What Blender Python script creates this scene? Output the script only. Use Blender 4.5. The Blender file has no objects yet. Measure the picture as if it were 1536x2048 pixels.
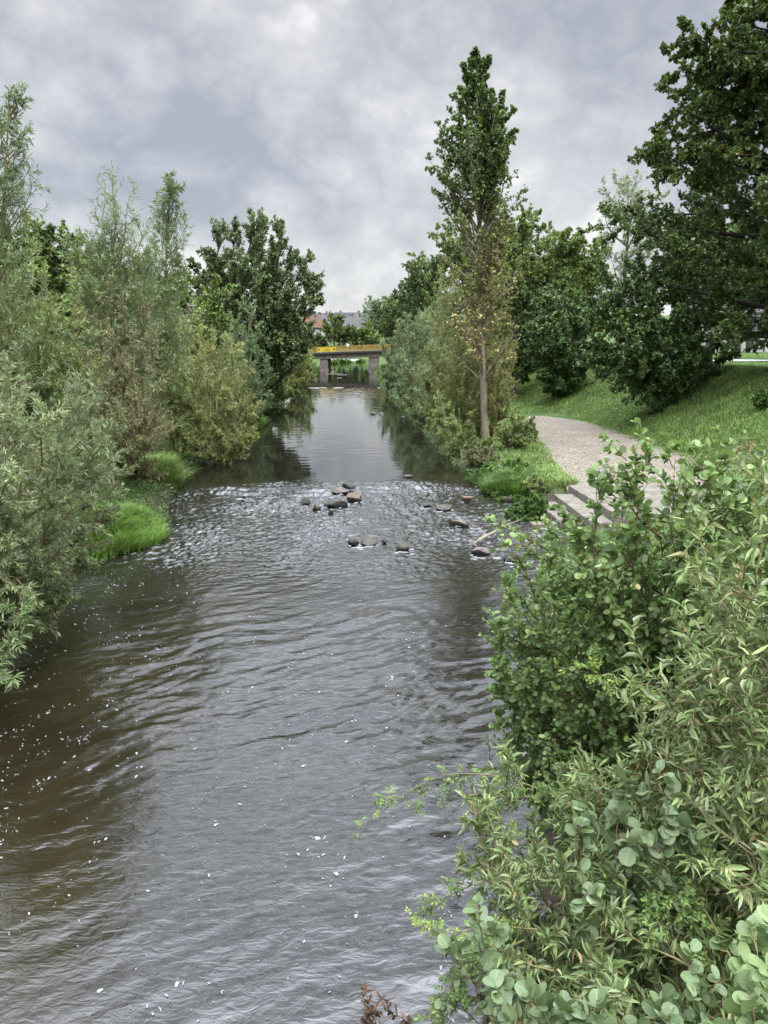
import bpy, math
import numpy as np
from mathutils import Vector, Matrix
SC = bpy.context.scene
COL = SC.collection
PI = math.pi
F, PITCH, YAW, CAMZ = 1479.0, math.radians(13), math.radians(2.94), 6.0

# ------------------------------------------------------------------ helpers
def ray(u, v):
    xc = (u - 768) / F; yc = -(v - 1024) / F
    y = math.cos(PITCH) + yc * math.sin(PITCH); z = -math.sin(PITCH) + yc * math.cos(PITCH)
    return (xc * math.cos(YAW) + y * math.sin(YAW), -xc * math.sin(YAW) + y * math.cos(YAW), z)
def at(u, v, Y):
    d = ray(u, v); t = Y / d[1]
    return np.array((t * d[0], Y, CAMZ + t * d[2]))
def on(u, v, z=0.0):
    d = ray(u, v); t = (z - CAMZ) / d[2]
    return np.array((t * d[0], t * d[1], z))

def sm(a, b, x):
    t = np.clip((np.asarray(x, float) - a) / (b - a), 0, 1)
    return t * t * (3 - 2 * t)

_rng0 = np.random.default_rng(7)
_perm = _rng0.permutation(4096)
_grad = _rng0.uniform(0, 2 * PI, 4096)
def noise2(x, y):
    x = np.asarray(x, float); y = np.asarray(y, float)
    xi = np.floor(x).astype(np.int64); yi = np.floor(y).astype(np.int64)
    xf = x - xi; yf = y - yi
    def g(ix, iy, dx, dy):
        a = _grad[_perm[(_perm[ix & 4095] + iy) & 4095]]
        return np.cos(a) * dx + np.sin(a) * dy
    u = xf * xf * xf * (xf * (xf * 6 - 15) + 10); v = yf * yf * yf * (yf * (yf * 6 - 15) + 10)
    a = g(xi, yi, xf, yf); b = g(xi + 1, yi, xf - 1, yf)
    c = g(xi, yi + 1, xf, yf - 1); d = g(xi + 1, yi + 1, xf - 1, yf - 1)
    return (a * (1 - u) + b * u) * (1 - v) + (c * (1 - u) + d * u) * v
def fbm2(x, y, o=4):
    s = 0; a = 1.0
    for i in range(o):
        s = s + a * noise2(x * 2 ** i + 17.3 * i, y * 2 ** i - 9.1 * i); a *= .5
    return s

def nrm(v):
    return v / np.maximum(np.linalg.norm(v, axis=-1, keepdims=True), 1e-9)

def tag(o, label=None, cat=None, group=None, kind=None):
    if label: o['label'] = label
    if cat: o['category'] = cat
    if group: o['group'] = group
    if kind: o['kind'] = kind
    return o

def empty(name, loc, label=None, cat=None, group=None):
    o = bpy.data.objects.new(name, None)
    o.location = tuple(float(c) for c in loc); o.empty_display_size = .2
    COL.objects.link(o)
    return tag(o, label, cat, group)

class MB:
    """collects geometry (world coordinates); build() links it as one mesh object"""
    def __init__(s): s.v = []; s.f = []; s.n = 0; s.attr = []; s.smooth = []; s.luv = []
    def add(s, verts, faces, rnd=None, smooth=False, luv=None):
        verts = np.asarray(verts, float).reshape(-1, 3); faces = np.asarray(faces, np.int64)
        if len(faces) == 0: return
        s.v.append(verts); s.f.append(faces + s.n); s.n += len(verts)
        s.luv.append(np.zeros((len(verts), 3)) if luv is None else luv)
        s.attr.append(np.full(len(faces), .5) if rnd is None else np.asarray(rnd, float))
        s.smooth.append(np.full(len(faces), smooth))
    def box(s, c, size, M=None):
        c = np.asarray(c, float); h = np.asarray(size, float) / 2
        k = np.array([[-1,-1,-1],[1,-1,-1],[1,1,-1],[-1,1,-1],[-1,-1,1],[1,-1,1],[1,1,1],[-1,1,1]]) * h
        if M is not None: k = k @ np.asarray(M).T
        s.add(k + c, [[0,3,2,1],[4,5,6,7],[0,1,5,4],[1,2,6,5],[2,3,7,6],[3,0,4,7]])
    def tube(s, P, R, sides=6, smooth=True):
        """P (N,S,3) polylines, R (N,S) radii"""
        P = np.asarray(P, float); R = np.asarray(R, float)
        if P.ndim == 2: P = P[None]; R = R[None]
        N, S, _ = P.shape
        T = np.gradient(P, axis=1); T = nrm(T)
        ref = np.where(np.abs(T[:, :1, 2:3]) > .9, np.array([1., 0, 0]), np.array([0, 0, 1.]))
        A = nrm(np.cross(T, np.broadcast_to(ref, T.shape))); B = np.cross(T, A)
        th = np.arange(sides) * 2 * PI / sides
        V = P[:, :, None] + R[:, :, None, None] * (np.cos(th)[None, None, :, None] * A[:, :, None] + np.sin(th)[None, None, :, None] * B[:, :, None])
        idx = np.arange(N * S * sides).reshape(N, S, sides)
        a = idx[:, :-1]; b = idx[:, 1:]
        f = np.stack([a, np.roll(a, -1, 2), np.roll(b, -1, 2), b], -1).reshape(-1, 4)
        s.add(V.reshape(-1, 3), f, smooth=smooth)
    def grid(s, V, smooth=True, close=False):
        V = np.asarray(V, float); r, c, _ = V.shape
        i = np.arange(r * c).reshape(r, c)
        if close: a, b = i[:-1], i[1:]; f = np.stack([a, np.roll(a, -1, 1), np.roll(b, -1, 1), b], -1)
        else: f = np.stack([i[:-1, :-1], i[:-1, 1:], i[1:, 1:], i[1:, :-1]], -1)
        s.add(V.reshape(-1, 3), f.reshape(-1, 4), smooth=smooth)
    def build(s, name, mat, parent=None, origin=None):
        V = np.concatenate(s.v)
        if parent is not None: o0 = np.array(parent_loc(parent))
        elif origin is not None: o0 = np.asarray(origin, float)
        else: o0 = np.zeros(3)
        V = V - o0
        me = bpy.data.meshes.new(name)
        me.vertices.add(len(V)); me.vertices.foreach_set('co', V.astype(np.float32).ravel())
        tot = np.concatenate([np.full(len(f), f.shape[1]) for f in s.f]); li = np.concatenate([f.ravel() for f in s.f])
        me.loops.add(len(li)); me.loops.foreach_set('vertex_index', li.astype(np.int32))
        st = np.concatenate([[0], np.cumsum(tot)[:-1]])
        me.polygons.add(len(tot)); me.polygons.foreach_set('loop_start', st.astype(np.int32))
        me.polygons.foreach_set('use_smooth', np.concatenate(s.smooth))
        a = me.attributes.new('rnd', 'FLOAT', 'FACE'); a.data.foreach_set('value', np.concatenate(s.attr).astype(np.float32))
        if any(q.any() for q in s.luv):
            a = me.attributes.new('luv', 'FLOAT_VECTOR', 'POINT'); a.data.foreach_set('vector', np.concatenate(s.luv).astype(np.float32).ravel())
        me.update(calc_edges=True)
        for m in (mat if isinstance(mat, (list, tuple)) else [mat]): me.materials.append(m)
        o = bpy.data.objects.new(name, me); COL.objects.link(o)
        if parent is not None: o.parent = parent
        else: o.location = tuple(float(c) for c in o0)
        return o

def parent_loc(p):
    l = np.array(p.location)
    while p.parent is not None: p = p.parent; l = l + np.array(p.location)
    return l

def rotz(a):
    c, s_ = math.cos(a), math.sin(a); return np.array([[c, -s_, 0], [s_, c, 0], [0, 0, 1]])
def roty(a):
    c, s_ = math.cos(a), math.sin(a); return np.array([[c, 0, s_], [0, 1, 0], [-s_, 0, c]])

# ------------------------------------------------------------------ materials
def new_mat(name):
    m = bpy.data.materials.new(name); m.use_nodes = True
    t = m.node_tree; t.nodes.clear()
    return m, t
def nd(t, typ, ins=None, **props):
    n = t.nodes.new(typ)
    for k, v in props.items(): setattr(n, k, v)
    for k, v in (ins or {}).items():
        if isinstance(v, bpy.types.NodeSocket): t.links.new(v, n.inputs[k])
        else: n.inputs[k].default_value = v
    return n
def ramp(t, fac, stops, interp='LINEAR'):
    n = t.nodes.new('ShaderNodeValToRGB'); n.color_ramp.interpolation = interp
    e = n.color_ramp.elements
    while len(e) < len(stops): e.new(.5)
    for q, (p, c) in zip(e, stops):
        q.position = p; q.color = (*c, 1) if len(c) == 3 else c
    t.links.new(fac, n.inputs[0]); return n
def mixc(t, f, a, b, mode='MIX'):
    n = t.nodes.new('ShaderNodeMix'); n.data_type = 'RGBA'; n.blend_type = mode
    for k, v in ((0, f), (6, a), (7, b)):
        if isinstance(v, bpy.types.NodeSocket): t.links.new(v, n.inputs[k])
        elif k and len(v) == 3: n.inputs[k].default_value = (*v, 1)
        else: n.inputs[k].default_value = v
    return n.outputs[2]
def math_(t, op, a, b=0.0, c=None, clamp=False):
    n = t.nodes.new('ShaderNodeMath'); n.operation = op; n.use_clamp = clamp
    for i, v in enumerate((a, b) if c is None else (a, b, c)):
        if isinstance(v, bpy.types.NodeSocket): t.links.new(v, n.inputs[i])
        else: n.inputs[i].default_value = v
    return n.outputs[0]
def maprange(t, v, a, b, c=0., d=1., smooth=True):
    n = nd(t, 'ShaderNodeMapRange', {0: v, 1: a, 2: b, 3: c, 4: d}, interpolation_type='SMOOTHSTEP' if smooth else 'LINEAR')
    return n.outputs[0]
def out(t, sh): 
    o = t.nodes.new('ShaderNodeOutputMaterial'); t.links.new(sh, o.inputs[0])

def leaf_mat(name, stops, back=None, trans=.3, rough=.45, gloss=.4, clump=.35, cscale=.9, veins=0):
    """stops: real colour spread of single leaves along the attribute rnd; back: colour of the leaf underside"""
    m, t = new_mat(name)
    at_ = nd(t, 'ShaderNodeAttribute', attribute_name='rnd')
    geo = nd(t, 'ShaderNodeNewGeometry')
    col = ramp(t, at_.outputs['Fac'], stops).outputs[0]
    nz = nd(t, 'ShaderNodeTexNoise', {'Vector': geo.outputs['Position'], 'Scale': cscale, 'Detail': 2.0})
    k = maprange(t, nz.outputs[0], .3, .7, 1 - clump, 1 + clump)
    hsv = nd(t, 'ShaderNodeHueSaturation', {'Hue': .5, 'Saturation': 1.0, 'Value': k, 'Color': col})
    col = hsv.outputs[0]
    if back:
        bk = nd(t, 'ShaderNodeHueSaturation', {'Value': k, 'Color': (*back, 1)})
        col2 = mixc(t, geo.outputs['Backfacing'], col, bk.outputs[0])
    else: col2 = col
    ins = {'Base Color': col2, 'Roughness': rough, 'Specular IOR Level': gloss}
    if veins:
        la = nd(t, 'ShaderNodeAttribute', attribute_name='luv'); ls = nd(t, 'ShaderNodeSeparateXYZ', {0: la.outputs['Vector']})
        ax = math_(t, 'ABSOLUTE', ls.outputs[0])
        q = math_(t, 'FRACT', math_(t, 'SUBTRACT', math_(t, 'MULTIPLY', ls.outputs[1], float(veins)), math_(t, 'MULTIPLY', ax, veins * .8)))
        vein = math_(t, 'ABSOLUTE', math_(t, 'SUBTRACT', q, .5))
        vm = math_(t, 'MAXIMUM', maprange(t, vein, .40, .5), maprange(t, ax, .05, .015))
        sn = nd(t, 'ShaderNodeTexNoise', {'Vector': geo.outputs['Position'], 'Scale': 55.0, 'Detail': 3.0})      # blemishes
        cb = mixc(t, math_(t, 'MULTIPLY', maprange(t, sn.outputs[0], .64, .72), .65), col2, (.20, .125, .05))
        ins['Base Color'] = mixc(t, math_(t, 'MULTIPLY', vm, .38), cb, (.36, .42, .20))
        ins['Normal'] = nd(t, 'ShaderNodeBump', {'Height': vein, 'Strength': .5, 'Distance': .004}).outputs[0]
    p = nd(t, 'ShaderNodeBsdfPrincipled', ins)
    tr = nd(t, 'ShaderNodeBsdfTranslucent', {'Color': mixc(t, .5, col, (.18, .26, .03), 'MIX')})
    mx = nd(t, 'ShaderNodeMixShader', {0: trans, 1: p.outputs[0], 2: tr.outputs[0]})
    out(t, mx.outputs[0]); return m

def plain(name, c, rough=.8, var=.25, scale=3.0, bump=0.0, c2=None, spec=.3, metal=0., detail=6):
    m, t = new_mat(name)
    tc = nd(t, 'ShaderNodeNewGeometry')
    nz = nd(t, 'ShaderNodeTexNoise', {'Vector': tc.outputs['Position'], 'Scale': scale, 'Detail': detail, 'Roughness': .65})
    c2 = c2 or tuple(x * (1 - var) for x in c)
    col = ramp(t, nz.outputs[0], [(.32, c2), (.68, tuple(min(1, x * (1 + var * .5)) for x in c))]).outputs[0]
    ins = {'Base Color': col, 'Roughness': rough, 'Specular IOR Level': spec, 'Metallic': metal}
    if bump:
        b = nd(t, 'ShaderNodeBump', {'Height': nz.outputs[0], 'Strength': bump, 'Distance': .05}); ins['Normal'] = b.outputs[0]
    p = nd(t, 'ShaderNodeBsdfPrincipled', ins); out(t, p.outputs[0]); return m

# ------------------------------------------------------------------ camera, light, sky
cam = bpy.data.cameras.new('camera'); co = bpy.data.objects.new('camera', cam); COL.objects.link(co)
cam.sensor_fit = 'VERTICAL'; cam.sensor_height = 36.0; cam.lens = 36 * F / 2048
cam.clip_start = .05; cam.clip_end = 5000
co.location = (0, 0, CAMZ); co.rotation_euler = (PI / 2 - PITCH, 0, -YAW)
SC.camera = co
SC.view_settings.view_transform = 'Standard'; SC.view_settings.look = 'None'
SC.view_settings.exposure = 0.22; SC.view_settings.gamma = 1.0
SC.render.engine = 'CYCLES'
cy = SC.cycles
cy.max_bounces = 6; cy.diffuse_bounces = 3; cy.glossy_bounces = 3; cy.transmission_bounces = 3; cy.transparent_max_bounces = 4
cy.caustics_reflective = False; cy.caustics_refractive = False
cy.use_denoising = True

SUN_EL, SUN_AZ = math.radians(52), math.radians(150)      # azimuth clockwise from +Y (behind the camera, to the right)
sl = bpy.data.lights.new('sun', 'SUN'); sl.energy = 1.5; sl.angle = math.radians(14); sl.color = (1, .96, .9)
so = bpy.data.objects.new('sun', sl); COL.objects.link(so)
sd = Vector((math.sin(SUN_AZ) * math.cos(SUN_EL), math.cos(SUN_AZ) * math.cos(SUN_EL), math.sin(SUN_EL)))
so.rotation_euler = sd.to_track_quat('Z', 'Y').to_euler(); so.location = sd * 60

SKYSEED = 37.7
w = bpy.data.worlds.new('World'); SC.world = w; w.use_nodes = True
t = w.node_tree; t.nodes.clear()
tc = nd(t, 'ShaderNodeTexCoord')
sep = nd(t, 'ShaderNodeSeparateXYZ', {0: tc.outputs['Generated']})
X, Y, Z = sep.outputs
zc = math_(t, 'MAXIMUM', Z, 0.0)
pv = nd(t, 'ShaderNodeCombineXYZ', {0: X, 1: Y, 2: math_(t, 'ADD', math_(t, 'MULTIPLY', zc, 1.35), SKYSEED)})
n1 = nd(t, 'ShaderNodeTexNoise', {'Vector': pv.outputs[0], 'Scale': 3.0, 'Detail': 6.0, 'Roughness': .55, 'Distortion': .25})
n2 = nd(t, 'ShaderNodeTexNoise', {'Vector': pv.outputs[0], 'Scale': 7.5, 'Detail': 9.0, 'Roughness': .56, 'Distortion': .12})
bil = math_(t, 'MULTIPLY', math_(t, 'ABSOLUTE', math_(t, 'SUBTRACT', n2.outputs[0], .5)), 2.0)      # rounded heads with darker creases
nn = math_(t, 'ADD', math_(t, 'MULTIPLY', math_(t, 'SUBTRACT', n1.outputs[0], .5), 2.5), math_(t, 'MULTIPLY', math_(t, 'SUBTRACT', bil, .16), 1.1))
# cloud deck: bright low gap near the horizon, a darker blue-grey belt above it, lighter veil higher up
belt = ramp(t, Z, [(0.0, (1.02,)*3), (.05, (.98,)*3), (.105, (.95,)*3), (.135, (.76,)*3), (.165, (.54,)*3), (.22, (.55,)*3), (.30, (.63,)*3), (.5, (.64,)*3), (1, (.60,)*3)]).outputs[0]
az = math_(t, 'MULTIPLY', X, -.10)
val = math_(t, 'ADD', math_(t, 'ADD', nn, belt), az)
cl = ramp(t, val, [(.15, (.40, .42, .475)), (.36, (.485, .50, .55)), (.54, (.575, .583, .612)), (.70, (.655, .658, .675)), (.84, (.76, .76, .762)), (1.0, (.90, .895, .885))])
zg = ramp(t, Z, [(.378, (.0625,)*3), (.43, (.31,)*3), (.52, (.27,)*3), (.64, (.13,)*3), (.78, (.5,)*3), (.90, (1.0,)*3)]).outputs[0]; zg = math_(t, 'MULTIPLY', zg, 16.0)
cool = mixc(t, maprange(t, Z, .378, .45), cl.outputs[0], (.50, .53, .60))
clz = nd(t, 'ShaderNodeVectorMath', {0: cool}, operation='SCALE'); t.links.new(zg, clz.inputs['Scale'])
sky = nd(t, 'ShaderNodeTexSky', sky_type='NISHITA', sun_disc=False, sun_elevation=SUN_EL, sun_rotation=SUN_AZ, altitude=300)
sks = nd(t, 'ShaderNodeVectorMath', {0: sky.outputs[0], 'Scale': .10}, operation='SCALE')
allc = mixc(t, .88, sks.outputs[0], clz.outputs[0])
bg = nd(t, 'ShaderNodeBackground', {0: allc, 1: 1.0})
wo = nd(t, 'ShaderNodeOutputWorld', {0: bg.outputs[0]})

# ------------------------------------------------------------------ terrain
_LY = [-30, 5, 12, 20, 22, 24, 26, 28.5, 36, 62, 80, 100, 150, 230, 252, 275, 300, 330, 400]
_LX = [-9.5, -9, -7.5, -7.4, -6.5, -6.1, -6.5, -7.0, -7.3, -7.6, -7, -6.2, -5.8, -6, -7.5, -16, -45, -95, -200]
_RY = [-30, 5, 8, 12, 16, 20, 24, 28, 31, 35, 42, 55, 100, 150, 230, 252, 272, 295, 330, 400]
_RX = [1.7, 2.0, 2.5, 3.4, 4.4, 5.7, 6.7, 7.1, 6.4, 5.3, 5.1, 5.3, 5.0, 5.9, 6.8, 5.5, -1, -16, -60, -150]
_SY = [-30, 8, 15, 20, 28, 33, 40, 53, 70, 100, 150, 200]
_SX = [6, 8.5, 11, 12.8, 14.9, 16.3, 16.4, 16.9, 15.5, 13, 12, 12]
def Lx(y): return np.interp(y, _LY, _LX)
def Rx(y): return np.interp(y, _RY, _RX)
def Sx(y): return np.interp(y, _SY, _SX)
def ground(x, y):
    x = np.asarray(x, float); y = np.asarray(y, float)
    L, R, S = Lx(y), Rx(y), Sx(y)
    far = sm(170, 300, y) * 2.2 + sm(255, 470, y) * 15 + sm(500, 900, y) * 6
    # right side
    dr = x - R
    zr = -.9 + .9 * sm(-1.6, -.1, dr) + .6 * sm(-.15, 1.1, dr)
    zs = .6 + np.clip((x - S) * .4625, 0, 3.7)
    zr = np.where(x > S, zs, zr)
    stp = sm(21.0, 21.8, y) * sm(27.6, 27.0, y) * sm(9.2, 8.7, x)          # the steps are cut into the bank
    zr = zr * (1 - stp) + stp * np.minimum(zr, -.12)
    dl = L - x
    zl = -.9 + .9 * sm(-1.6, -.1, dl) + .5 * sm(-.1, .9, dl) + 1.0 * sm(.9, 3.5, dl) + .8 * sm(5, 30, dl)
    mid = (L + R) / 2
    z = np.where(x > mid, zr, zl)
    bank = np.where(x > mid, sm(1.0, 6, dr), sm(1.0, 6, dl))
    z = z + far * bank
    amp = np.where((x > R + .9) & (x < S - .2) & (y < 58), .0, .1) * sm(.3, 2.0, np.maximum(dr, dl))
    return z + amp * fbm2(x * .35, y * .35, 3)
def gz(x, y): return float(ground(np.array([x]), np.array([y]))[0])

xs = np.concatenate([-np.geomspace(900, 16, 26), np.arange(-15.5, 30.1, .42), np.geomspace(31, 900, 26)])
ys = np.concatenate([np.arange(-25, 62, .6), np.arange(62, 175, 1.6), np.arange(176, 480, 6), np.geomspace(490, 1500, 14)])
GX, GY = np.meshgrid(xs, ys)
GZ = ground(GX, GY)

m, t = new_mat('ground_soil_and_grass')
g = nd(t, 'ShaderNodeNewGeometry'); sp = nd(t, 'ShaderNodeSeparateXYZ', {0: g.outputs['Position']})
na = nd(t, 'ShaderNodeTexNoise', {'Vector': g.outputs['Position'], 'Scale': .5, 'Detail': 6.0})
nb = nd(t, 'ShaderNodeTexNoise', {'Vector': g.outputs['Position'], 'Scale': 9.0, 'Detail': 5.0, 'Roughness': .7})
gr = ramp(t, nb.outputs[0], [(.3, (.03, .055, .012)), (.55, (.06, .11, .027)), (.75, (.11, .16, .05))]).outputs[0]
gr2 = mixc(t, maprange(t, na.outputs[0], .5, .72), gr, (.10, .11, .045))
mud = ramp(t, nb.outputs[0], [(.3, (.03, .025, .017)), (.7, (.10, .085, .06))]).outputs[0]
cc = mixc(t, maprange(t, sp.outputs[2], .18, .42), mud, gr2)
bp = nd(t, 'ShaderNodeBump', {'Height': nb.outputs[0], 'Strength': .9, 'Distance': .12})
p = nd(t, 'ShaderNodeBsdfPrincipled', {'Base Color': cc, 'Roughness': .9, 'Specular IOR Level': .15, 'Normal': bp.outputs[0]}); out(t, p.outputs[0])
M_GROUND = m
b = MB(); b.grid(np.stack([GX, GY, GZ], -1)); tag(b.build('ground', M_GROUND), 'grassy river banks rising to a street level on the right', 'ground', kind='structure')

# gravel path
m, t = new_mat('gravel')
g = nd(t, 'ShaderNodeNewGeometry')
vo = nd(t, 'ShaderNodeTexVoronoi', {'Vector': g.outputs['Position'], 'Scale': 17.0})
na = nd(t, 'ShaderNodeTexNoise', {'Vector': g.outputs['Position'], 'Scale': .7, 'Detail': 5.0})
nb = nd(t, 'ShaderNodeTexNoise', {'Vector': g.outputs['Position'], 'Scale': 3.0, 'Detail': 6.0, 'Roughness': .7})
vs = nd(t, 'ShaderNodeSeparateColor', {0: vo.outputs['Color']})
c1 = ramp(t, vs.outputs[0], [(0, (.09, .073, .053)), (.4, (.18, .15, .115)), (.8, (.262, .222, .175)), (1, (.36, .32, .265))]).outputs[0]
c1 = mixc(t, maprange(t, na.outputs[0], .45, .7, 0, .45), c1, (.13, .115, .085))
c1 = mixc(t, math_(t, 'MULTIPLY', maprange(t, nb.outputs[0], .56, .68), .7), c1, (.12, .16, .05))
bp = nd(t, 'ShaderNodeBump', {'Height': vo.outputs['Distance'], 'Strength': .8, 'Distance': .05}, invert=True)
p = nd(t, 'ShaderNodeBsdfPrincipled', {'Base Color': c1, 'Roughness': .9, 'Specular IOR Level': .2, 'Normal': bp.outputs[0]}); out(t, p.outputs[0])
M_GRAVEL = m
yy = np.linspace(26.9, 54.5, 90)
le = np.interp(yy, [26.9, 28.5, 31, 33.7, 38, 44, 50, 54.5], [8.6, 8.3, 8.6, 9.0, 9.9, 10.8, 11.8, 13.4]) + .22 * fbm2(yy * .9, yy * 0 + 2)
re = np.interp(yy, [26.9, 28.5, 33, 39, 45, 50, 54.5], [14.7, 15.0, 16.5, 16.5, 16.7, 16.6, 14.6]) + .3 * fbm2(yy * .8, yy * 0 + 8)
tt = np.linspace(0, 1, 26)
PX = le[:, None] * (1 - tt) + re[:, None] * tt; PY = np.repeat(yy[:, None], 26, 1)
PZ = ground(PX, PY) + .03 + .02 * np.abs(noise2(PX * 2, PY * 2)); PZ[:, 0] -= .05; PZ[:, -1] -= .06; PZ[0] -= .05; PZ[-1] -= .05
b = MB(); b.grid(np.stack([PX, PY, PZ], -1)); tag(b.build('gravel_path', M_GRAVEL), 'pale gravel path along the foot of the grass slope', 'path', kind='structure')
# pavement strip on the street level
b = MB(); yy = np.linspace(0, 1, 30)
A = np.stack([24 + 70 * yy, 66 - 6 * yy], -1); nx = np.array([.09, .996])
ww = np.linspace(-2.9, 2.9, 4)
V = np.stack([A[:, None, 0] + ww * nx[0], A[:, None, 1] + ww * nx[1], np.zeros((30, 4))], -1); V[..., 2] = ground(V[..., 0], V[..., 1]) + .07
b.grid(V); tag(b.build('pavement', plain('asphalt_pavement', (.30, .31, .32), .9, .15, 2.0)), 'grey asphalt footway at street level behind the bushes', 'pavement', kind='structure')

# ------------------------------------------------------------------ water
def waterh(x, y):
    dn = sm(31.5, 28.5, y + .5 * noise2(x * .5, y * .1))
    rif = sm(16.5, 23, y) * sm(32.5, 30, y)
    z = .10 * (1 - dn)
    wx = .35 * noise2(x * .45 + 5, y * .45); wy = .35 * noise2(x * .45, y * .45 + 9)
    X = x + wx; Y = y + wy
    a = (-.42 * X + .91 * Y); c = (.91 * X + .42 * Y)
    reg = .35 + .9 * sm(-.25, .35, fbm2(x * .22 + 3, y * .13, 2))
    h1 = noise2(c * .8, a * 2.4) * .026
    h2 = noise2(c * 2.2 + 20, a * 5.0) * .017
    h3 = noise2(c * 4.4, a * 9.5 + 40) * .0075
    calm = sm(0, 1, dn)
    z = z + calm * reg * (h1 + h2 + h3) * (1 - .25 * rif)
    r1 = noise2(X * 2.6, Y * 4.0 + 7) * .055 + noise2(X * 6.5 + 3, Y * 9) * .05 + noise2(X * 12, Y * 15 + 5) * .024
    z = z + rif * r1 * (.65 + .8 * sm(-.2, .4, fbm2(x * .5, y * .35, 2)))
    # standing waves where the river drops over the sill
    lip = np.exp(-((y - 29.6 - .5 * np.sin(x * .7)) / .9) ** 2)
    z = z + lip * .06 * np.sin((y + .15 * x) * 7.0 + 2.5 * noise2(x * .8, y * .3)) * sm(-.3, .3, noise2(x * .55 + 2, y * .1))
    up = (1 - calm)
    z = z + up * (noise2(x * .8, y * 1.8) * .006 + noise2(x * 2.4, y * 5) * .0022) * (.4 + 1.2 * sm(-.1, .4, fbm2(x * .12, y * .06, 2)))
    z = z + sm(74, 84, y) * sm(98, 96, y) * (noise2(x * 1.1, y * 1.6) * .03 + noise2(x * 3, y * 4) * .008)
    s2 = np.exp(-((y - 97.5 - .06 * x * x * .3) / 1.1) ** 2)
    z = z + s2 * .022 * noise2(x * 1.2, y * 2.0)
    return z
ys_ = [2.6]
while ys_[-1] < 400: ys_.append(ys_[-1] + min(4.0, max(.04, (.0026 if 17 < ys_[-1] < 33 else .0048) * ys_[-1])))
ys_ = np.concatenate([np.linspace(-25, 2.5, 10), ys_])
tt = np.linspace(0, 1, 430)
L_, R_ = Lx(ys_) - 2.2, Rx(ys_) + 2.2
WX = L_[:, None] * (1 - tt) + R_[:, None] * tt; WY = np.repeat(ys_[:, None], len(tt), 1)
WZ = waterh(WX, WY)
m, t = new_mat('river_water')
g = nd(t, 'ShaderNodeNewGeometry')
mp = nd(t, 'ShaderNodeMapping', {'Vector': g.outputs['Position'], 'Rotation': (0, 0, math.radians(-25)), 'Scale': (1.0, 2.2, 1)})
nf = nd(t, 'ShaderNodeTexNoise', {'Vector': mp.outputs[0], 'Scale': 4.5, 'Detail': 4.0, 'Roughness': .55, 'Distortion': .8})
sp = nd(t, 'ShaderNodeSeparateXYZ', {0: g.outputs['Position']})
st = math_(t, 'ADD', maprange(t, sp.outputs[1], 27.5, 33, .30, .02), math_(t, 'MULTIPLY', maprange(t, sp.outputs[1], 17, 23), maprange(t, sp.outputs[1], 33, 29, 0, .5)))
bp = nd(t, 'ShaderNodeBump', {'Height': nf.outputs[0], 'Strength': st, 'Distance': .03})
nb = nd(t, 'ShaderNodeTexNoise', {'Vector': g.outputs['Position'], 'Scale': .5, 'Detail': 4.0})
bc = ramp(t, nb.outputs[0], [(.35, (.008, .008, .005)), (.7, (.016, .015, .010))]).outputs[0]
sh = math_(t, 'MULTIPLY', maprange(t, sp.outputs[0], -1.6, -3.6), maprange(t, sp.outputs[1], 19, 11))      # shallow brown bed near the left bank
bc = mixc(t, sh, bc, ramp(t, nb.outputs[0], [(.35, (.012, .0095, .0045)), (.7, (.024, .019, .009))]).outputs[0])
p = nd(t, 'ShaderNodeBsdfPrincipled', {'Base Color': bc, 'Roughness': .035, 'IOR': 1.8, 'Specular IOR Level': .5, 'Normal': bp.outputs[0]}); out(t, p.outputs[0])
M_WATER = m
b = MB(); b.grid(np.stack([WX, WY, WZ], -1)); tag(b.build('river_water', M_WATER), 'dark rippled river with a shallow riffle and calm water above', 'river', kind='structure')
# ------------------------------------------------------------------ plants
RG = np.random.default_rng(11)
UP = np.array([0, 0, 1.0])
def perp(T, rng):
    r = rng.normal(size=T.shape); r -= (r * T).sum(-1, keepdims=True) * T
    return nrm(r)
def bezier(a, m, b, S):
    s = np.linspace(0, 1, S)[None, :, None]
    return (1 - s) ** 2 * a[:, None] + 2 * s * (1 - s) * m[:, None] + s * s * b[:, None]
def grow(P0, D, Ln, S, wander, trop, rng):
    N = len(P0); P = np.zeros((N, S, 3)); P[:, 0] = P0; d = nrm(D.copy())
    for s in range(1, S):
        d = nrm(d + rng.normal(size=(N, 3)) * wander + np.array([0, 0, trop]))
        P[:, s] = P[:, s - 1] + d * (Ln / (S - 1))[:, None]
    return P
def sample(P, tq):
    """P (N,S,3), tq (N,k) in 0..1 -> pos (N,k,3), tangent (N,k,3)"""
    N, S, _ = P.shape
    f = np.clip(tq, 0, .9999) * (S - 1); i = f.astype(int); fr = (f - i)[..., None]
    n = np.arange(N)[:, None]
    a = P[n, i]; b = P[n, i + 1]
    return a * (1 - fr) + b * fr, nrm(b - a)
def branch(P, Ln, n, t0, t1, ang, sd, lenf, S, wander, trop, rng, whorl=None):
    N = len(P)
    if whorl: 
        base = np.repeat(np.linspace(0, 1, n // whorl + 1)[:-1], whorl)[None] + rng.normal(size=(N, n // whorl * whorl)) * .006
        n = base.shape[1]; tq = t0 + (t1 - t0) * np.clip(base, 0, 1)
    else:
        tq = t0 + (t1 - t0) * (np.arange(n)[None] + rng.random((N, n))) / n
    pos, T = sample(P, tq)
    az = perp(T, rng)
    a = ang + sd * rng.normal(size=(N, n, 1))
    d = np.cos(a) * T + np.sin(a) * az
    L = lenf(tq) * (Ln[:, None]) * rng.uniform(.75, 1.25, (N, n))
    pos, d, L = pos.reshape(-1, 3), d.reshape(-1, 3), L.reshape(-1)
    return grow(pos, d, L, S, wander, trop, rng), L, tq.reshape(-1)

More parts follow.
